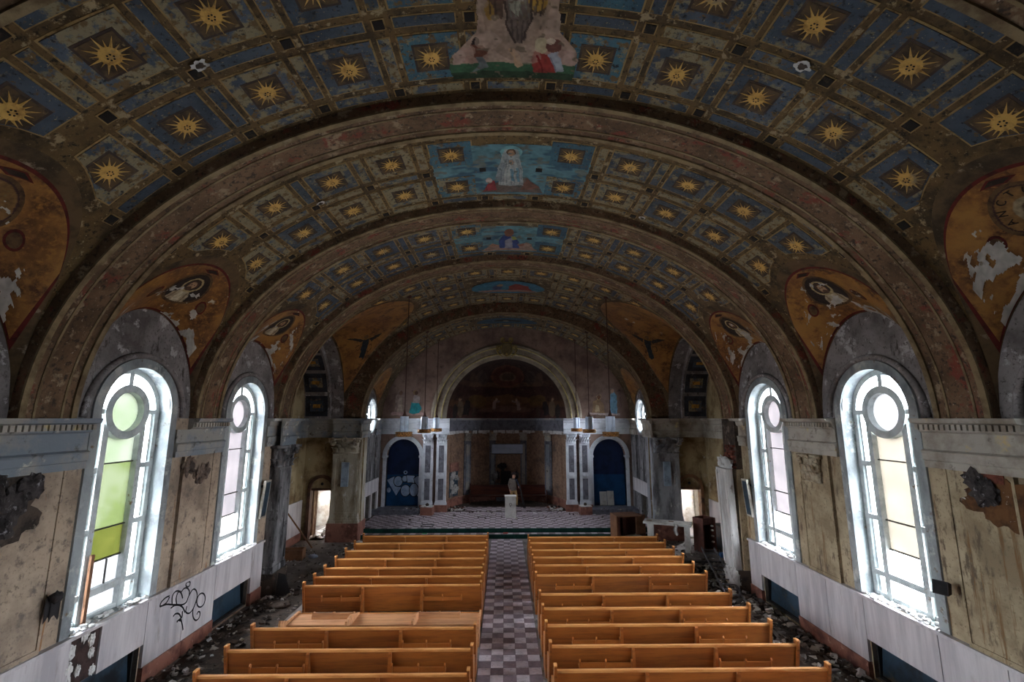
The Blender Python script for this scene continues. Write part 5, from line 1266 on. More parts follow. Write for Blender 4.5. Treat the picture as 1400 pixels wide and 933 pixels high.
for s, sd in ((-1, 'graffiti-niche side'), (1, 'plain-niche side')):
    lantern((s * 3.52, 15.9, 4.25), HC + 5.0 * math.sqrt(1 - (3.52 / 6.85) ** 2), 'brass-ringed pendant lantern over the pews, ' + sd)
    lantern((s * 3.5, 19.75, 4.25), HC + 4.58 * math.sqrt(1 - (3.5 / 6.12) ** 2), 'brass-ringed pendant lantern over the altar steps, ' + sd)
    lantern((s * 3.46, 22.95, 4.22), HC + 4.72 * math.sqrt(1 - (3.46 / 6.3) ** 2), 'brass-ringed pendant lantern close to the apse arch, ' + sd)

# ------------------------------------------------------------------ pilasters at the transept
# left: blackened, complete
t = empty('arch_pilaster', (-WX, 13.97, 0)); t.name = 'trim_%d' % (trimn[0] + 1); trimn[0] += 1; struct(t, 'soot-blackened pilaster under the transept arch rib')
MB().box(-.02, .28, -.36, .36, .75, 3.45).build('shaft', M['sooty'], t)
mb = MB()
for y0, y1, z0, z1 in ((-.34, -.26, .85, 3.35), (.26, .34, .85, 3.35), (-.26, .26, 3.27, 3.35)): mb.box(.27, .30, y0, y1, z0, z1)
mb.build('panel_border', M['sooty'], t)
mb = MB(); mb.box(-.02, .31, -.39, .39, .58, .75); mb.build('base_moulding', M['sooty'], t); MB().box(-.02, .36, -.43, .43, 0, .58).build('plinth', M['dirt'], t)
inst('capital', capital_mesh(.8, .58, .52, M['sooty']), t, (.0, 0, 3.45), (0, 0, PI / 2))
entab((-WX + .26, 13.55), (-WX + .26, 14.4), (1, 0), M['entab_l'], label='blackened entablature block over the transept pilaster')
M['slabwhite'] = mk('peeling_white_slab', S(196, 194, 192), [(S(158, 154, 152), 2, .45, .62, (1.5, 1.5, .3)), (S(120, 112, 108), 5, .62, .68, (1, 1, .5))], bump=.15)
# right: stripped, shaft slab hanging askew, bricks bare above
t = empty('arch_pilaster', (WX, 13.97, 0)); t.name = 'trim_%d' % (trimn[0] + 1); trimn[0] += 1; struct(t, 'broken pilaster with bare brick under the transept arch rib')
o = MB().box(-.40, -.22, -.36, .30, 0, 2.75).build('shaft_slab', M['slabwhite'], t); o.location = (-.02, 0, .62); o.rotation_euler = (math.radians(1.5), math.radians(-2.0), 0)
mb = MB()
for y0, y1 in ((-.34, -.25), (.19, .28)): mb.box(-.425, -.38, y0, y1, .08, 2.67)
o2 = mb.build('slab_border', M['slabwhite'], o)
MB().box(-.20, .0, -.40, .40, 0, 3.34).build('wall_backing', M['wall_r'], t); MB().box(-.16, .0, -.38, .38, 3.34, 4.78).build('bare_backing', M['dirt'], t)  # upper block's dark colour stands in for the shade of an open recess
bm_ = MB().box(-.07, .07, -.095, .095, 0, .062).mesh('brick', M['brick'])
for r in range(9):
    for k in range(3):
        if r > 4 and k == 2: continue
        inst('brick', bm_, t, (-.18 + random.uniform(-.02, .02), -.24 + k * .21 + (r % 2) * .08, 3.36 + r * .075), (0, 0, random.uniform(-.08, .08)))
for k in range(5):
    vs, fs = bulge(random.uniform(.06, .12), amp=.4, flat=(.6, 1, 1)); MB().add([(a - .33, b + random.uniform(-.3, .3), c + random.uniform(3.35, 3.6)) for a, b, c in vs], fs).build('plaster_fragment', M['ledge'], t)
M['yel'] = mk('mustard_tile_paint', S(178, 138, 66), [(S(120, 90, 50), 5, .45, .62)])
MB().box(-.34, 0, -.42, .42, 0, .60).build('plinth', M['dirt'], t)
for k in range(3):
    vs, fs = bulge(.10, amp=.2, flat=(.5, 1, 1.2)); MB().add([(a - .34, b - .27 + k * .24, c + .40) for a, b, c in vs], fs).build('adhesive_dab', M['yel'], t)
for k in range(7):
    vs, fs = bulge(random.uniform(.05, .10), amp=.4, flat=(.6, 1, 1.2)); MB().add([(a - .36, b + random.uniform(-.4, .4), c + random.uniform(.05, .5)) for a, b, c in vs], fs).build('plaster_fragment', M['ledge'], t)

# slim framed plaques on the wall beside those pilasters
for s in (-1, 1):
    t = empty('wall_plaque', (s * (WX - .12), 13.22, 2.62)); tag(t, 'slim dark panel in a pale frame on the wall beside the ' + ('blackened' if s < 0 else 'broken') + ' pilaster', 'plaque')
    t.rotation_euler = (0, math.radians(-5 * s), 0)
    MB().box(-.03, .03, -.15, .15, -.5, .5).build('frame', M['entab'], t); MB().box(*sorted((-s * .034, -s * .02)), -.11, .11, -.45, .45).build('panel', M['teal'], t)
    MB().box(*sorted((0, s * .125)), -.06, .06, .3, .36).build('bracket', M['dark'], t)

# ------------------------------------------------------------------ damaged capitals on the near piers
def ruin(s, y, z, ry, rz_, mat, name, n=7):
    mb = MB()
    for k in range(n):
        vs, fs = bulge(random.uniform(.10, .2), amp=.35, flat=(.5, 1, 1)); yy = y + random.uniform(-ry, ry); q = 1 - abs(yy - y) / (ry * 1.4); zz = z + random.uniform(-rz_ * q, rz_ * .7)
        mb.add([(s * (WX - .05) + a * .8, yy + b, zz + c) for a, b, c in vs], fs)
    return mb.build(name, mat, WALLS[s])
M['ruindark'] = mk('ruined_capital_dark', S(70, 64, 64), [(S(36, 32, 32), 5, .42, .58), (S(150, 146, 150), 7, .58, .66)], bump=.6)
M['ruinlite'] = mk('ruined_capital_pale', S(176, 164, 142), [(S(130, 112, 88), 5, .45, .6)], bump=.6)
M['rust'] = mk('stripped_brown', S(104, 70, 40), [(S(62, 40, 26), 3, .42, .6), (S(196, 190, 184), 5, .63, .67)], bump=.4)
ruin(-1, 6.55, 3.66, .30, .36, M['ruindark'], 'ruined_capital', 12)
inst('capital', capital_mesh(.62, .56, .16, M['ruinlite']), WALLS[1], (WX - .03, 10.4, 3.45), (0, 0, -PI / 2))
ruin(-1, 10.3, 3.68, .28, .3, mk('ruined_capital_brown', S(120, 102, 90), [(S(62, 52, 48), 5, .42, .58)], bump=.6), 'ruined_capital', 6)
def stain(s, y, z, ry, rz_, mat, name, off=.058, seed=0):
    r = random.Random(seed); ph = [r.uniform(0, 6) for _ in range(4)]; mb = MB(); n = 48
    P = []
    for i in range(n):
        a = 2 * PI * i / n; k = 1 + .16 * math.sin(3 * a + ph[0]) + .12 * math.sin(7 * a + ph[1]) + .07 * math.sin(15 * a + ph[2]); P.append((y + ry * k * math.cos(a), z + rz_ * k * math.sin(a)))
    mb.prism(P, lambda u, v: (s * (WX - .01), u, v), lambda u, v: (s * (WX - off), u, v)); return fix(mb.build(name, mat, WALLS[s]))
stain(1, 6.45, 3.62, .52, .32, M['rust'], 'stripped_patch', .062, 3)
ruin(1, 6.68, 3.84, .14, .1, M['ruindark'], 'broken_pocket', 4)
MB().box(WX - .068, WX, 6.40, 6.95, 3.90, 4.03).build('wall_hole_filler', M['brick'], WALLS[1])  # brick-coloured block standing in for a dark hole in the wall
stain(-1, 6.45, 3.60, .50, .46, M['dirt'], 'stripped_patch', .056, 5)
# missing wainscot slab under the green window: dark backing with adhesive dabs
MB().box(-WX - .005, -WX + .03, 7.80, 8.35, .72, 1.44).build('bare_backing', mk('bare_brown_backing', S(66, 48, 46), [(S(40, 32, 32), 3, .45, .6)], bump=.3), WALLS[-1])
for (y, z, r) in ((8.2, 1.28, .07), (8.22, 1.08, .06), (8.0, .92, .06), (8.28, .80, .06), (7.84, 1.25, .08), (7.83, 1.0, .09), (7.85, .8, .07), (8.05, 1.38, .06), (8.1, 1.42, .05)):
    vs, fs = bulge(r, amp=.3, flat=(.35, .8, 1.25)); MB().add([(a - WX + .04, b + y, c + z) for a, b, c in vs], fs).build('adhesive_dab', M['ledge'], WALLS[-1])
# crumbling plaster along the sills
def sill_rubble(s, c, seed):
    r = random.Random(seed); mb = MB()
    for k in range(36):
        sz = r.uniform(.015, .05); Mx = Matrix.Translation((s * (WX - .06 + r.uniform(0, .2)), c + r.uniform(-.85, .85), 1.505 + sz * .4)) @ Matrix.Rotation(r.uniform(0, 6), 4, 'Z') @ Matrix.Rotation(r.uniform(-.5, .5), 4, 'X')
        mb.box(-sz, sz, -sz * .8, sz * .8, -sz * .4, sz * .4, 0, Mx)
    stuff(mb.build('sill_rubble', M['ledge'], WALLS[s]))
for s in (-1, 1):
    for i, c in enumerate(BAYS[1:]): sill_rubble(s, c, 10 * i + s)
# small holes in the vault plaster, their dark inside painted on as flat discs
def hole(v, u, y, r, seed):
    rr = random.Random(seed)
    for k, (sc_, off, m_, nm_) in enumerate(((1, .034, M['ledge'], 'hole_rim'), (.6, .042, M['dirt'], 'hole_dark_disc'))):
        mb = MB(); n = 20; P = []
        for i in range(n):
            a = 2 * PI * i / n; q = r * sc_ * rr.uniform(.7, 1.2); P.append(v.pt(u + q * math.cos(a) * 1.4, y + q * math.sin(a), off))
        mb.add(P + [v.pt(u, y, off)], [(i, (i + 1) % n, n) for i in range(n)]); mb.build(nm_, m_, v.o)
for v, x, y, r, sd_ in ((VB[0], -3.77, 4.89, .075, 1), (VB[0], 3.53, 4.91, .075, 2), (VB[1], -3.74, 8.46, .06, 3), (VB[1], 2.99, 9.68, .06, 4)):
    hole(v, math.copysign(float(np.interp(math.asin(abs(x) / v.a), v.ph, v.ss)), x), y, r, sd_)
# radiator covers in the recesses
for s in (-1, 1):
    for i, c in enumerate(BAYS):
        t = empty('radiator_cover', (s * (WX + .12), c, .05))
        tag(t, 'dark blue radiator panel in the wall recess below the ' + {(-1, 0): 'window nearest the loft, graffiti side', (-1, 1): 'green-paned window', (-1, 2): 'pinkish window on the graffiti wall', (1, 0): 'window nearest the loft, speaker side', (1, 1): 'cream window with the speaker', (1, 2): 'pinkish window by the broken pilaster'}[(s, i)], 'radiator')
        o = MB().box(-.02, .02, -.70, .70, 0.0, .58).build('front_panel', M['teal'], t); o.rotation_euler = (0, math.radians(6 * s), 0)
        MB().box(-.05, .05, -.72, .72, .0, .05).build('bottom_rail', M['dark'], t)
        for k in (-.72, .70): MB().box(-.05, .05, k, k + .03, 0, .62).build('side_rail', M['dark'], t)
# spray tag on the wainscot
TAG = [[(9.898, 1.331), (9.791, 1.336), (9.686, 1.298), (9.66, 1.232), (9.718, 1.217), (9.828, 1.233), (9.901, 1.31)],
 [(9.671, 1.222), (9.718, 1.217), (9.855, 1.192), (10.001, 1.131), (10.15, 1.076), (10.304, 1.018), (10.432, 1.019), (10.491, 1.114), (10.576, 1.194), (10.654, 1.199), (10.735, 1.126), (10.778, 1.012), (10.742, 0.884), (10.669, 0.786), (10.564, 0.755), (10.454, 0.827), (10.468, 0.93)],
 [(10.001, 1.131), (9.979, 1.283), (10.042, 1.352), (10.146, 1.336), (10.243, 1.256), (10.304, 1.139)], [(10.14, 1.08), (10.102, 1.212), (10.14, 1.311), (10.224, 1.302)], [(10.238, 1.284), (10.314, 1.325), (10.416, 1.298), (10.496, 1.208), (10.5, 1.124)],
 [(9.971, 1.077), (10.088, 1.086), (10.24, 1.029), (10.349, 0.941), (10.434, 0.821)], [(10.762, 0.905), (10.684, 0.767), (10.722, 0.613), (10.83, 0.512), (10.931, 0.531), (10.937, 0.627), (10.872, 0.667), (10.833, 0.625)],
 [(11.077, 0.826), (11.063, 0.902), (11.013, 0.971), (10.941, 1.016), (10.866, 1.023), (10.809, 0.992), (10.785, 0.932), (10.798, 0.858), (10.846, 0.789), (10.917, 0.744), (10.992, 0.735), (11.051, 0.765), (11.077, 0.826)],
 [(10.498, 1.355), (10.48, 1.396), (10.431, 1.42), (10.382, 1.418), (10.359, 1.392), (10.377, 1.35), (10.425, 1.32), (10.475, 1.322), (10.498, 1.355)],
 [(10.074, 0.882), (10.119, 0.91), (10.203, 0.891), (10.274, 0.837), (10.318, 0.759), (10.268, 0.753), (10.199, 0.734)], [(10.338, 0.885), (10.347, 0.775), (10.321, 0.745), (10.388, 0.598), (10.428, 0.488)], [(10.212, 0.722), (10.248, 0.747), (10.328, 0.702)]]
def smoothpath(P, n=6):
    out = []; Q = [Vector(p) for p in P]
    for i in range(len(Q) - 1):
        p0, p1, p2, p3 = Q[max(i - 1, 0)], Q[i], Q[i + 1], Q[min(i + 2, len(Q) - 1)]
        for k in range(n):
            t_ = k / n; out.append(.5 * ((2 * p1) + (p2 - p0) * t_ + (2 * p0 - 5 * p1 + 4 * p2 - p3) * t_ * t_ + (3 * p1 - p0 - 3 * p2 + p3) * t_ ** 3))
    out.append(Q[-1]); return out
for st in TAG:
    P = smoothpath(st); mb = MB(); hw = .016; V = []
    for i, p in enumerate(P):
        d = (P[min(i + 1, len(P) - 1)] - P[max(i - 1, 0)]).normalized(); n_ = Vector((-d.y, d.x)); V += [(-WX + .0625, p.x + n_.x * hw, p.y + n_.y * hw), (-WX + .0625, p.x - n_.x * hw, p.y - n_.y * hw)]
    mb.add(V, [(2 * i, 2 * i + 1, 2 * i + 3, 2 * i + 2) for i in range(len(P) - 1)]); mb.build('spray_stroke', M['sprayblack'], WALLS[-1])
# circle text on the near medallion
def medallion_text(v, side, word):
    c = v.sev[0]
    for k, ch in enumerate(word):
        cu_ = bpy.data.curves.new('letter', 'FONT'); cu_.body = ch; cu_.size = .13; cu_.align_x = 'CENTER'; cu_.align_y = 'CENTER'; cu_.extrude = .003
        to = bpy.data.objects.new('letter', cu_); col.objects.link(to); bpy.context.view_layer.update()
        me = bpy.data.meshes.new_from_object(to.evaluated_get(bpy.context.evaluated_depsgraph_get())); bpy.data.objects.remove(to)
        a = math.radians(-50 - k * 26) if side > 0 else math.radians(-130 + k * 26)
        a = math.radians(-35 + k * 30) if side > 0 else math.radians(215 - k * 30)
        p = v.sev_pt(side, c + .30 * math.cos(a), .46 + .185 * math.sin(a), .034); e = .03
        tx = (v.sev_pt(side, c + .30 * math.cos(a + e), .46 + .185 * math.sin(a + e), .034) - p).normalized() * (1 if side > 0 else -1)
        ty = -(v.sev_pt(side, c + .29 * math.cos(a), .46 + .178 * math.sin(a), .034) - p).normalized()
        nz = tx.cross(ty).normalized(); ty = nz.cross(tx)
        me.transform(Matrix(((tx.x, ty.x, nz.x, p.x), (tx.y, ty.y, nz.y, p.y), (tx.z, ty.z, nz.z, p.z), (0, 0, 0, 1))))
        me.materials.clear(); me.materials.append(M['medal']); o = bpy.data.objects.new('inscription_letter', me); col.objects.link(o); o.parent = [x for x in v.o.children if x.name.startswith('cross_vault')][0 if side < 0 else 1]
medallion_text(VB[0], 1, 'SANCTUS')

# ------------------------------------------------------------------ loudspeakers by the near windows
def speaker(loc, rz, rx, label):
    t = empty('wall_speaker', loc, rz); tag(t, label, 'speaker'); t.scale = (.62,) * 3
    M.setdefault('spk', mk('speaker_brown', S(54, 46, 48), [(S(38, 32, 34), 4, .45, .62)], rough=.6))
    b = MB().prism([(-.02, -.16), (.20, -.10), (.20, .13), (-.02, .16)], lambda y, z: (-.15, y, z), lambda y, z: (.15, y, z)).build('cabinet', M['spk'], t); fix(b); b.rotation_euler = (rx, 0, 0)
    g = MB().box(-.13, .13, -.032, -.018, -.14, .14).build('grille', M['dark'], t); g.rotation_euler = (rx, 0, 0)
    mb = MB(); mb.tube([(0, .15, 0), (0, .38, .0), (0, .50, -.02)], .02, 6); mb.build('bracket', M['dark'], t)
speaker((WX - .30, 7.36, 2.27), math.radians(-60), math.radians(-14), 'small tilted box speaker on the cream-paned window frame')
M['torn'] = mk('black_torn_cloth', S(40, 36, 38), [(S(66, 60, 60), 4, .5, .64)], rough=.8)
t = empty('torn_hanging_speaker', (-WX + .17, 7.30, 2.12)); t.scale = (.62,) * 3; tag(t, 'black broken speaker with trailing cloth below the green-paned window', 'speaker')
vs, fs = bulge(.13, amp=.2, flat=(.8, 1, 1)); MB().add([(a, b, c + .18) for a, b, c in vs], fs).build('cone', M['torn'], t, True)
mb = MB(); mb.grid(lambda i, j: (-.08 + .1 * i, -.16 + .26 * i + .03 * math.sin(9 * i), .2 - .55 * j * (1 - .25 * math.sin(7 * i) ** 2)), 10, 5); mb.build('cloth', M['torn'], t, True)
mb = MB(); mb.tube([(-.26, .0, .18), (0, 0, .18)], .02, 6); mb.build('bracket', M['dark'], t)
MB().box(-WX + .12, -WX + .16, 8.06, 8.10, 1.51, 2.6)
o = MB().box(-.02, .02, -.03, .03, 0, 1.05).build('loose_batten', mk('batten_wood', S(120, 84, 60), [(S(80, 54, 40), 4, .45, .62)]), None, loc=(-WX - .12, 8.17, 1.52)); tag(o, 'loose brown batten standing on the sill of the green-paned window', 'batten')

# ------------------------------------------------------------------ things in the transepts
# right: broken console, white table, open cabinet, radiator box, ladder
M['brownlam'] = mk('brown_veneer', S(132, 92, 66), [(S(104, 70, 50), 3, .45, .62)], rough=.5)
M['redlam'] = mk('reddish_veneer', S(104, 62, 52), [(S(78, 46, 40), 3, .45, .62)], rough=.5)
t = empty('broken_console', (4.85, 18.98, 0), math.radians(6)); tag(t, 'brown broken-open organ console beside the altar steps', 'console')
MB().box(-.66, -.60, -.38, .38, 0, 1.02).build('side_panel', M['brownlam'], t); MB().box(.54, .60, -.1, .38, 0, 1.0).build('side_panel', M['redlam'], t)
MB().box(-.66, .35, -.38, .38, 1.02, 1.06).build('top', M['brownlam'], t); MB().box(-.60, .54, .34, .38, 0, 1.0).build('back_panel', M['redlam'], t)
MB().box(-.60, -.52, -.37, -.33, .2, 1.0).build('stile', M['redlam'], t); o = MB().box(-.5, .35, -.38, .1, 0, .04).build('fallen_shelf', M['entab'], t); o.location = (0, 0, .22); o.rotation_euler = (0, math.radians(-8), 0)
MB().box(-.35, -.28, -.2, .3, .3, 1.0).build('inner_panel', M['redlam'], t); o = MB().box(-.05, .42, -.3, -.26, 0, .7).build('sprung_panel', M['brownlam'], t); o.location = (.1, 0, .35); o.rotation_euler = (0, 0, math.radians(20))
t = empty('white_table', (6.02, 18.0, 0), math.radians(-24)); tag(t, 'white wooden table strewn with scraps before the chancel pier', 'table')
MB().box(-.85, .85, -.32, .32, .90, .97).build('table_top', M['whitewood'], t)
for x in (-.62, .68):
    MB().box(x - .09, x + .09, -.26, -.20, 0, .90).build('leg', M['whitewood'], t); MB().box(x - .09, x + .09, .20, .26, 0, .90).build('leg', M['whitewood'], t)
for k in range(6):
    o = MB().box(-.09, .09, -.05, .05, 0, .012).build('paper_scrap', M['ledge'] if k % 3 else M['brownlam'], None, loc=(6.02 + (-.65 + .26 * k) * .91 + (.08 if k % 2 else -.08) * .41, 18.0 - (-.65 + .26 * k) * .41 + (.08 if k % 2 else -.08) * .91, .971)); o.rotation_euler = (0, 0, -.42 + random.uniform(-.2, .2)); tag(o, 'flat %s scrap lying on the white table' % ('brown veneer' if k % 3 == 0 else 'white plaster'), 'scrap', 'brown scraps on the white table' if k % 3 == 0 else 'white scraps on the white table')
mb = MB(); mb.grid(lambda i, j: (.14 * (i - .5) + .02 * math.sin(8 * j), -.34 + .05 * math.sin(6 * i), .99 - .42 * j * (1 - .3 * abs(i - .5))), 6, 6)
o = mb.build('hanging_rag', M['ledge'], None, True); o.location = (6.30, 17.86, 0); o.rotation_euler = (0, 0, math.radians(-24)); tag(o, 'white rag hanging over the edge of the white table', 'cloth')
t = empty('open_cabinet', (7.28, 17.78, 0), math.radians(28)); tag(t, 'tall reddish-brown cabinet standing open with pegs inside', 'cabinet')
MB().box(-.30, -.26, -.22, .22, 0, 1.18).build('side_panel', M['redlam'], t); MB().box(.26, .30, -.30, .22, 0, 1.18).build('side_panel', M['redlam'], t)
MB().box(-.26, .26, .18, .22, 0, 1.18).build('back_panel', M['redlam'], t); MB().box(-.30, .26, -.22, .2, .95, .99).build('shelf', M['redlam'], t); MB().box(-.30, .30, -.24, -.20, 1.0, 1.18).build('front_rail', M['redlam'], t)
MB().box(.24, .34, -.33, .24, 0, .07).build('base', M['brownlam'], t)
for z in (.3, .5, .7, .85): MB().box(.2, .26, -.24, -.16, z, z + .05).build('peg', M['whitewood'], t)
t = empty('radiator_box', (TX - .26, 17.6, 0)); tag(t, 'dark teal radiator box against the transept wainscot', 'radiator')
MB().box(-.12, .16, -.75, .75, .02, .80).build('casing', M['teal'], t); MB().box(-.15, .17, -.78, .78, .80, .84).build('lid', M['oldframe'], t)
t = empty('metal_ladder', (5.97, 12.75, .06)); tag(t, 'grey metal ladder lying across rubble in the side aisle', 'ladder')
M['steel'] = mk('dull_steel', S(118, 118, 126), [(S(70, 66, 66), 4, .45, .62)], rough=.4, metal=.5)
a0, a1 = Vector((0, 0, 0)), Vector((.80, 3.55, .42)); dd = (a1 - a0).normalized(); sd_ = Vector((dd.y, -dd.x, 0)).normalized() * .2
for q in (-1, 1): MB().beam(a0 + sd_ * q, a1 + sd_ * q, .035, .07).build('rail', M['steel'], t)
for k in range(12):
    p_ = a0 + (a1 - a0) * ((k + .5) / 12); mb = MB(); mb.tube([p_ - sd_, p_ + sd_], .018, 6); mb.build('rung', M['steel'], t)
for k, (x, y, l, a, h, rot) in enumerate([(6.4, 16.1, 2.0, 8, .06, 'dark plank lying flat by the ladder top'), (6.0, 15.6, 1.7, -40, .10, 'dark plank lying askew under the ladder')] and [(6.45, 16.35, 2.0, 84, .05, 0), (5.95, 15.6, 1.5, -48, .05, 0), (5.55, 13.2, 1.1, 10, .05, 0)]):
    o = MB().box(-.05, .05, -l / 2, l / 2, 0, .045).build('plank', M['oldframe'], None, loc=(x, y, .02 + .02 * k)); o.rotation_euler = (0, 0, math.radians(a))
    tag(o, ['dark plank lying across the aisle beyond the ladder', 'dark plank lying askew beside the ladder', 'dark plank under the lower end of the ladder'][k], 'plank', 'dark planks round the ladder')
o = empty('blue_bag', (7.55, 16.9, 0)); tag(o, 'small crumpled blue bag on the floor by the radiator box', 'bag'); vs, fs = bulge(.11, amp=.25, flat=(1.3, .9, .8)); MB().add([(a, b, c + .09) for a, b, c in vs], fs).build('bag_body', mk('bag_blue', S(60, 100, 150), rough=.4), o, True)
vs, fs = bulge(.04, amp=.3); MB().add([(a + .1, b, c + .17) for a, b, c in vs], fs).build('bag_knot', M['screen'], o, True)
# left: leaning plank, low box, black board
o = MB().beam((0, 0, 0), (-.88, -.45, 1.42), .12, .05).build('leaning_plank', mk('plank_brown', S(112, 78, 52), [(S(70, 48, 36), 3, .45, .62)]), None, loc=(-7.3, 18.3, .03)); tag(o, 'brown plank leaning against the wainscot by the arched door', 'plank')
t = empty('low_box', (-7.55, 16.95, 0), math.radians(8)); tag(t, 'low open brown wooden box on the floor below the leaning plank', 'box')
for a in ((-.5, .5, -.22, -.18, 0, .34), (-.5, .5, .18, .22, 0, .34), (-.5, -.46, -.18, .18, 0, .34), (.46, .5, -.18, .18, 0, .34)): MB().box(*a).build('side_board', M['brownlam'], t)
MB().box(-.46, .46, -.18, .18, .02, .05).build('bottom_board', M['brownlam'], t)
vs, fs = bulge(.12, amp=.3, flat=(1.3, 1, .5)); o = MB().add([(a, b, c + .06) for a, b, c in vs], fs).build('crumpled_sack', M['screen'], None, True, loc=(-6.78, 17.1, 0)); tag(o, 'pale crumpled plastic sack beside the low box', 'sack')
o = MB().prism([(-.18, 0), (.22, 0), (.05, .55), (-.12, .62)], lambda x, z: (x, -.015, z), lambda x, z: (x, .015, z)).build('black_offcut', M['dark'], None, loc=(-6.15, 13.55, 0)); o.rotation_euler = (math.radians(-14), 0, math.radians(30)); tag(o, 'black triangular offcut propped by the blackened pilaster', 'offcut')
vs, fs = bulge(.2, amp=.3, flat=(1.5, 1, .3)); o = MB().add([(a, b, c + .05) for a, b, c in vs], fs).build('dirt_mound', M['dirt'], None, True, loc=(-5.95, 12.9, 0)); tag(o, 'small dark mound of dirt by the blackened pilaster', 'dirt')
vs, fs = bulge(.13, amp=.3, flat=(1.2, 1, .6)); o = MB().add([(a, b, c + .07) for a, b, c in vs], fs).build('white_bundle', M['ledge'], None, True, loc=(-5.72, 18.75, 0)); tag(o, 'white crumpled bundle at the foot of the chancel pier', 'bundle')

# ------------------------------------------------------------------ rubble along the walls
def rubble(name, n, area, mats, seed, zf=lambda x, y: 0, s0=.015, s1=.07):
    r = random.Random(seed); mb = MB()
    for k in range(n):
        x, y = area(r); sz = r.uniform(s0, s1) * r.choice([1, 1, .6]); hgt = zf(x, y)
        Mx = Matrix.Translation((x, y, hgt + sz * .3)) @ Matrix.Rotation(r.uniform(0, 6.3), 4, 'Z') @ Matrix.Rotation(r.uniform(-.6, .6), 4, 'X') @ Matrix.Rotation(r.uniform(-.5, .5), 4, 'Y')
        j = lambda: r.uniform(.7, 1.3)
        pts = [tuple(Mx @ Vector((a * sz * j(), b * sz * .7 * j(), c * sz * .35 * j()))) for c in (-1, 1) for b in (-1, 1) for a in (-1, 1)]
        mb.add(pts, [(0, 2, 3, 1), (4, 5, 7, 6), (0, 1, 5, 4), (2, 6, 7, 3), (0, 4, 6, 2), (1, 3, 7, 5)], r.choice(range(len(mats))))
    return stuff(mb.build(name, mats, floor))
MP = [M['dirt'], M['dirt'], M['dirt'], M['greyfloor'], M['greyfloor'], M['entab'], M['dirt'], M['ledge']]
def dirt_strip(x0, x1, y0, y1, hmax, seed, name, label, cat):
    cv_ = MB(); r = np.random.default_rng(seed)
    def P(i, j):
        x = x0 + (x1 - x0) * i; y = y0 + (y1 - y0) * j; e = math.sin(PI * min(1, i)) * math.sin(PI * j); n_ = .5 + .5 * math.sin(3.1 * x * 2 + 1.7 * y) * math.sin(2.3 * y - x * 3)
        return (x, y, -.01 + hmax * e ** .5 * (.25 + .75 * n_) if e > 0 else -.01)
    cv_.grid(P, 14, 60); o = stuff(cv_.build(name, M['dirt'], floor, True)); return o
dirt_strip(-6.72, -5.35, 7.0, 14.3, .07, 1, 'dirt_drift', 'dark dirt drifted along the wall below the green-paned window', 'dirt')
dirt_strip(5.35, 6.72, 7.0, 15.2, .10, 2, 'dirt_drift', 'dark dirt drifted along the wall below the cream-paned window', 'dirt')
o = rubble('plaster_rubble', 420, lambda r: (-6.68 + abs(r.gauss(0, .55)), r.uniform(7.2, 14.2)), MP, 1, lambda x, y: .03 if x < -5.4 else 0); o['label'] = 'plaster crumbs along the wall on the green-window side'
o = rubble('plaster_rubble', 800, lambda r: (6.66 - abs(r.gauss(0, .6)), 7.2 + 8.6 * r.random() ** .6), MP, 2, lambda x, y: .05 if x > 5.4 else 0, .02, .085); o['label'] = 'plaster rubble heaped round the ladder on the cream-window side'
o = rubble('plaster_rubble', 260, lambda r: (r.uniform(5.2, 8.1), r.uniform(14.6, 19.1)), MP, 3, s1=.06); o['label'] = 'scattered crumbs on the transept floor by the white table'
o = rubble('plaster_rubble', 220, lambda r: (r.uniform(-8.1, -5.0), r.uniform(14.6, 19.0)), MP, 4, s1=.055); o['label'] = 'scattered crumbs on the transept floor by the arched door'
o = rubble('plaster_rubble', 300, lambda r: (r.uniform(-5.7, 5.7), 20.1 + 3.3 * r.random() ** .5), [M['ledge'], M['entab'], M['dirt']], 5, lambda x, y: PLAT if (abs(abs(x) - NX) > 1.28 or y < YC1 - 1.0) else .53, .012, .05); o['label'] = 'white plaster crumbs scattered over the chancel platform'
o = rubble('plaster_rubble', 130, lambda r: (r.choice([-1, 1]) * (2.1 + .7 * r.random()), 23.6 + .9 * r.random()), [M['ledge'], M['dirt'], M['redmarble']], 6, lambda x, y: PLAT, .02, .09); o['label'] = 'broken stone rubble at the edges of the apse floor'
o = rubble('plaster_rubble', 240, lambda r: (1.0 + 3.9 * r.random(), 11.42 + .55 * r.random()), [M['ledge'], M['ledge'], M['greyfloor']], 8, lambda x, y: 0, .02, .07); o['label'] = 'pale rubble strewn in the wide gap between pews'
o = rubble('plaster_rubble', 70, lambda r: (r.uniform(-5, 5), r.uniform(16.9, 19.4)), [M['ledge'], M['greyfloor']], 9, lambda x, y: .012, .01, .035); o['label'] = 'few small crumbs on the floor before the altar steps'
# rubble seen through the door
o = rubble('plaster_rubble', 90, lambda r: (-7.54 + r.uniform(-.6, .6), 19.7 + 1.8 * r.random()), [M['ledge'], M['ledge'], M['dirt']], 11, lambda x, y: 0, .04, .14); o['label'] = 'white debris heaped in the room beyond the arched door'
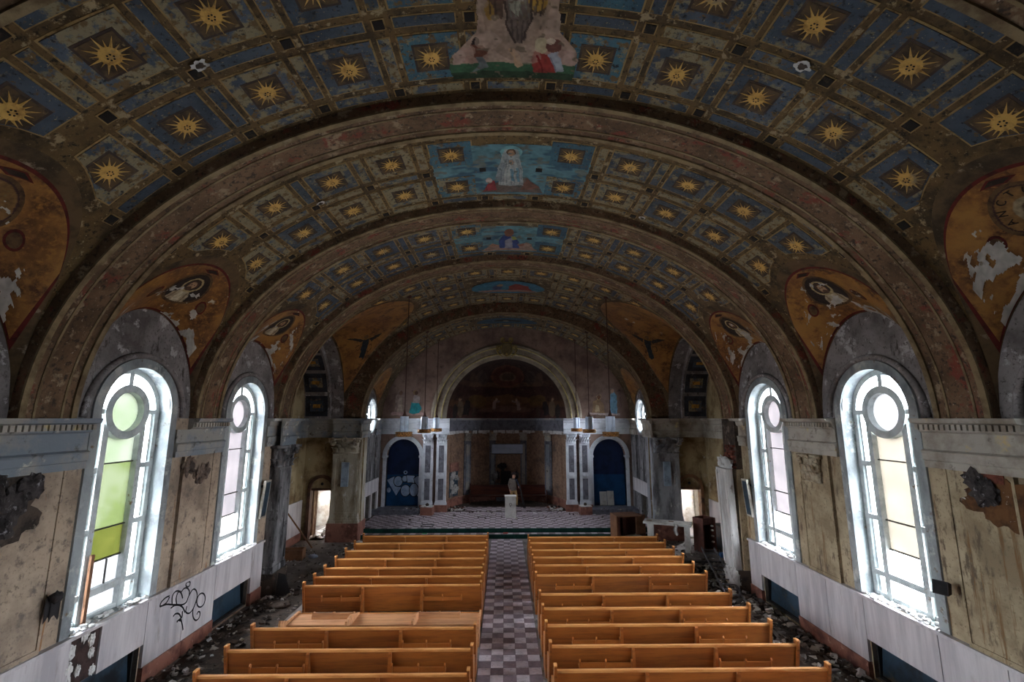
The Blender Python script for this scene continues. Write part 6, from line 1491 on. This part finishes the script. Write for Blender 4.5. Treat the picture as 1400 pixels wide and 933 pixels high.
# green scrap and red scrap on the steps, floor grate
o = MB().box(-.09, .09, -.05, .05, 0, .02).build('green_scrap', mk('scrap_green', S(40, 140, 90)), None, loc=(-3.35, 19.76, PLAT / 2 + .004)); tag(o, 'small bright green scrap on the lower altar step', 'scrap')
o = MB().box(-.10, .10, -.05, .05, 0, .03).build('red_scrap', mk('scrap_red', S(170, 70, 60)), None, loc=(-.05, 19.76, PLAT / 2 + .004)); tag(o, 'small red scrap on the lower altar step', 'scrap')
t = empty('floor_grate', (-3.35, 20.45, PLAT)); tag(t, 'square floor grate lying on the platform near the green step', 'grate')
for q in (-.2, .2): MB().box(-.26, .26, q - .025, q + .025, 0, .02).build('grate_edge', M['oldframe'], t); MB().box(q * 1.2 - .02, q * 1.2 + .02, -.18, .18, 0, .02).build('grate_side', M['oldframe'], t)
for s in (-1, 1):
    vs, fs = bulge(.3, amp=.15, flat=(1, .7, .7)); mb = MB(); mb.box(-.28, .28, -.2, .2, 0, .36)
    t = empty('fallen_block', (s * 3.75, 22.72, PLAT), .1 * s); tag(t, 'red marble block fallen before the twin pilasters, ' + ('graffiti-niche side' if s < 0 else 'plain-niche side'), 'block')
    mb.build('block', M['redmarble'], t); MB().box(-.27, .27, -.19, .19, .36, .40).build('white_crust', M['ledge'], t)
    vs, fs = bulge(.07, amp=.3); MB().add([(a, b, c + .45) for a, b, c in vs], fs).build('dark_crumb', M['dirt'], t)

# ------------------------------------------------------------------ visitor in the apse
M['skin'] = mk('skin', S(176, 132, 110)); M['jacket'] = mk('jacket_grey_brown', S(110, 100, 94), [(S(84, 76, 72), 6, .45, .62)]); M['trouser'] = mk('khaki_trousers', S(168, 138, 92), [(S(134, 108, 72), 6, .45, .62)]); M['navy'] = mk('navy_shirt', S(36, 40, 58)); M['shoe'] = mk('dark_shoe', S(40, 34, 32)); M['hat'] = mk('dark_hat', S(44, 32, 32))
PX, PY = .36, 24.55
J = {'pel': (0, 0, .86), 'waist': (0, .01, 1.0), 'chest': (-.01, .0, 1.22), 'neck': (0, -.03, 1.42), 'head0': (.01, -.06, 1.48), 'head1': (.015, -.08, 1.585), 'head2': (.015, -.07, 1.64),
     'shl': (-.17, 0, 1.36), 'ell': (-.24, -.02, 1.10), 'wrl': (-.20, -.12, .88), 'hal': (-.19, -.16, .80), 'shr': (.17, -.01, 1.36), 'elr': (.25, -.08, 1.14), 'wrr': (.23, -.25, 1.02), 'har': (.23, -.31, 1.0),
     'hipl': (-.09, 0, .82), 'knl': (-.10, -.03, .46), 'anl': (-.11, .03, .08), 'tol': (-.12, -.13, .03), 'hipr': (.09, 0, .82), 'knr': (.16, -.07, .46), 'anr': (.20, .0, .08), 'tor': (.22, -.16, .03)}
RD = {'pel': (.15, .11), 'waist': (.14, .105), 'chest': (.165, .115), 'neck': (.055, .055), 'head0': (.07, .08), 'head1': (.078, .095), 'head2': (.06, .075), 'shl': (.075, .075), 'ell': (.052, .052), 'wrl': (.038, .038), 'hal': (.03, .045), 'shr': (.075, .075), 'elr': (.052, .052), 'wrr': (.038, .038), 'har': (.03, .045),
      'hipl': (.095, .1), 'knl': (.068, .068), 'anl': (.05, .05), 'tol': (.045, .03), 'hipr': (.095, .1), 'knr': (.068, .068), 'anr': (.05, .05), 'tor': (.045, .03)}
ED = [('pel', 'waist'), ('waist', 'chest'), ('chest', 'neck'), ('neck', 'head0'), ('head0', 'head1'), ('head1', 'head2'), ('chest', 'shl'), ('shl', 'ell'), ('ell', 'wrl'), ('wrl', 'hal'), ('chest', 'shr'), ('shr', 'elr'), ('elr', 'wrr'), ('wrr', 'har'), ('pel', 'hipl'), ('hipl', 'knl'), ('knl', 'anl'), ('anl', 'tol'), ('pel', 'hipr'), ('hipr', 'knr'), ('knr', 'anr'), ('anr', 'tor')]
for sd, fl in (('l', -1), ('r', 1)):
    b = J['ha' + sd]
    for k, (dx, ln) in enumerate(((-.028, .05), (-.009, .062), (.010, .058), (.028, .045))):
        n1, n2 = 'f%s%da' % (sd, k), 'f%s%db' % (sd, k)
        dirv = (0, -.35, -.94) if sd == 'l' else (0, -.8, -.6)
        J[n1] = (b[0] + dx, b[1] + dirv[1] * ln * .6, b[2] + dirv[2] * ln * .6); J[n2] = (b[0] + dx, b[1] + dirv[1] * ln * 1.1, b[2] + dirv[2] * ln * 1.3); RD[n1] = (.009, .009); RD[n2] = (.008, .008); ED += [('ha' + sd, n1), (n1, n2)]
    n1 = 'th' + sd; J[n1] = (b[0] - fl * .04, b[1] - .03, b[2] + .0); RD[n1] = (.009, .009); ED.append(('ha' + sd, n1))
kn = list(J); me = bpy.data.meshes.new('person_body'); me.from_pydata([J[k] for k in kn], [(kn.index(a), kn.index(b)) for a, b in ED], [])
bo = bpy.data.objects.new('person', me); col.objects.link(bo)
sk = bo.modifiers.new('skin', 'SKIN'); 
for i, k in enumerate(kn): me.skin_vertices[0].data[i].radius = RD[k]
me.skin_vertices[0].data[kn.index('pel')].use_root = True
sb = bo.modifiers.new('sub', 'SUBSURF'); sb.levels = 2; sb.render_levels = 2
bpy.context.view_layer.update()
bm_e = bpy.data.meshes.new_from_object(bo.evaluated_get(bpy.context.evaluated_depsgraph_get())); bo.modifiers.clear(); bo.data = bm_e
for k in ('skin', 'jacket', 'trouser', 'navy', 'shoe'): bm_e.materials.append(M[k])
for p in bm_e.polygons:
    c = p.center; p.use_smooth = True
    if c.z > 1.43: mi = 0
    elif c.z < .10: mi = 4
    elif c.z < .88 and abs(c.x) < .33 and not (c.x < -.14 and c.z > .70 and c.y < -.05): mi = 2
    elif c.x < -.14 and c.z < .88: mi = 0
    elif c.x > .15 and c.y < -.26: mi = 0
    else: mi = 1 if c.x < .06 else 3
    p.material_index = mi
bo.location = (PX, PY, PLAT); bo.rotation_euler = (0, 0, math.radians(12)); tag(bo, 'person in grey jacket, khaki trousers and dark hat standing behind the white pedestal', 'person')
mb = MB(); mb.lathe([(0, .09), (.07, .085), (.088, .04), (.09, .0), (.15, -.012), (.15, -.004), (.09, .012)], 18); h_ = mb.build('hat', M['hat'], bo, True); h_.location = (.015, -.07, 1.655); h_.rotation_euler = (.12, 0, 0)
mb = MB()
for q in (-1, 1): mb.lathe([(0, -.008), (.009, 0), (0, .008)], 8, (.015 + q * .03, -.168, 1.60))
mb.build('eye', M['dark'], bo); mb = MB(); mb.prism([(-.014, 0), (.014, 0), (0, .05)], lambda x, z: (.015 + x, -.16, 1.55 + z), lambda x, z: (.015 + x * .5, -.20 + z * .6, 1.55 + z)); mb.build('nose', M['skin'], bo)
MB().box(-.01, .04, -.165, -.155, 1.525, 1.533).build('mouth', M['redmarble'], bo)
mb = MB(); mb.lathe([(.185, -.16), (.19, 0.0), (.18, .16), (.19, .34)], 20); j_ = mb.build('jacket_skirt', M['jacket'], bo, True, loc=(-.02, .0, .98)); j_.scale = (1, .72, 1)
# tripod in hand
t = empty('folded_tripod', (PX + .44, PY - .38, PLAT)); tag(t, 'black folded tripod held by the person in the apse', 'tripod')
for k, (dx, dy) in enumerate(((.0, -.03), (.05, .02), (-.04, .03))):
    mb = MB(); mb.tube([(dx + .12, dy, .0), (-.10 + dx * .3, .05 + dy * .3, 1.0)], .018, 6); mb.build('leg', M['dark'], t)
mb = MB(); mb.tube([(-.10, .05, .98), (-.125, .055, 1.12)], .035, 8); mb.build('head', M['dark'], t)
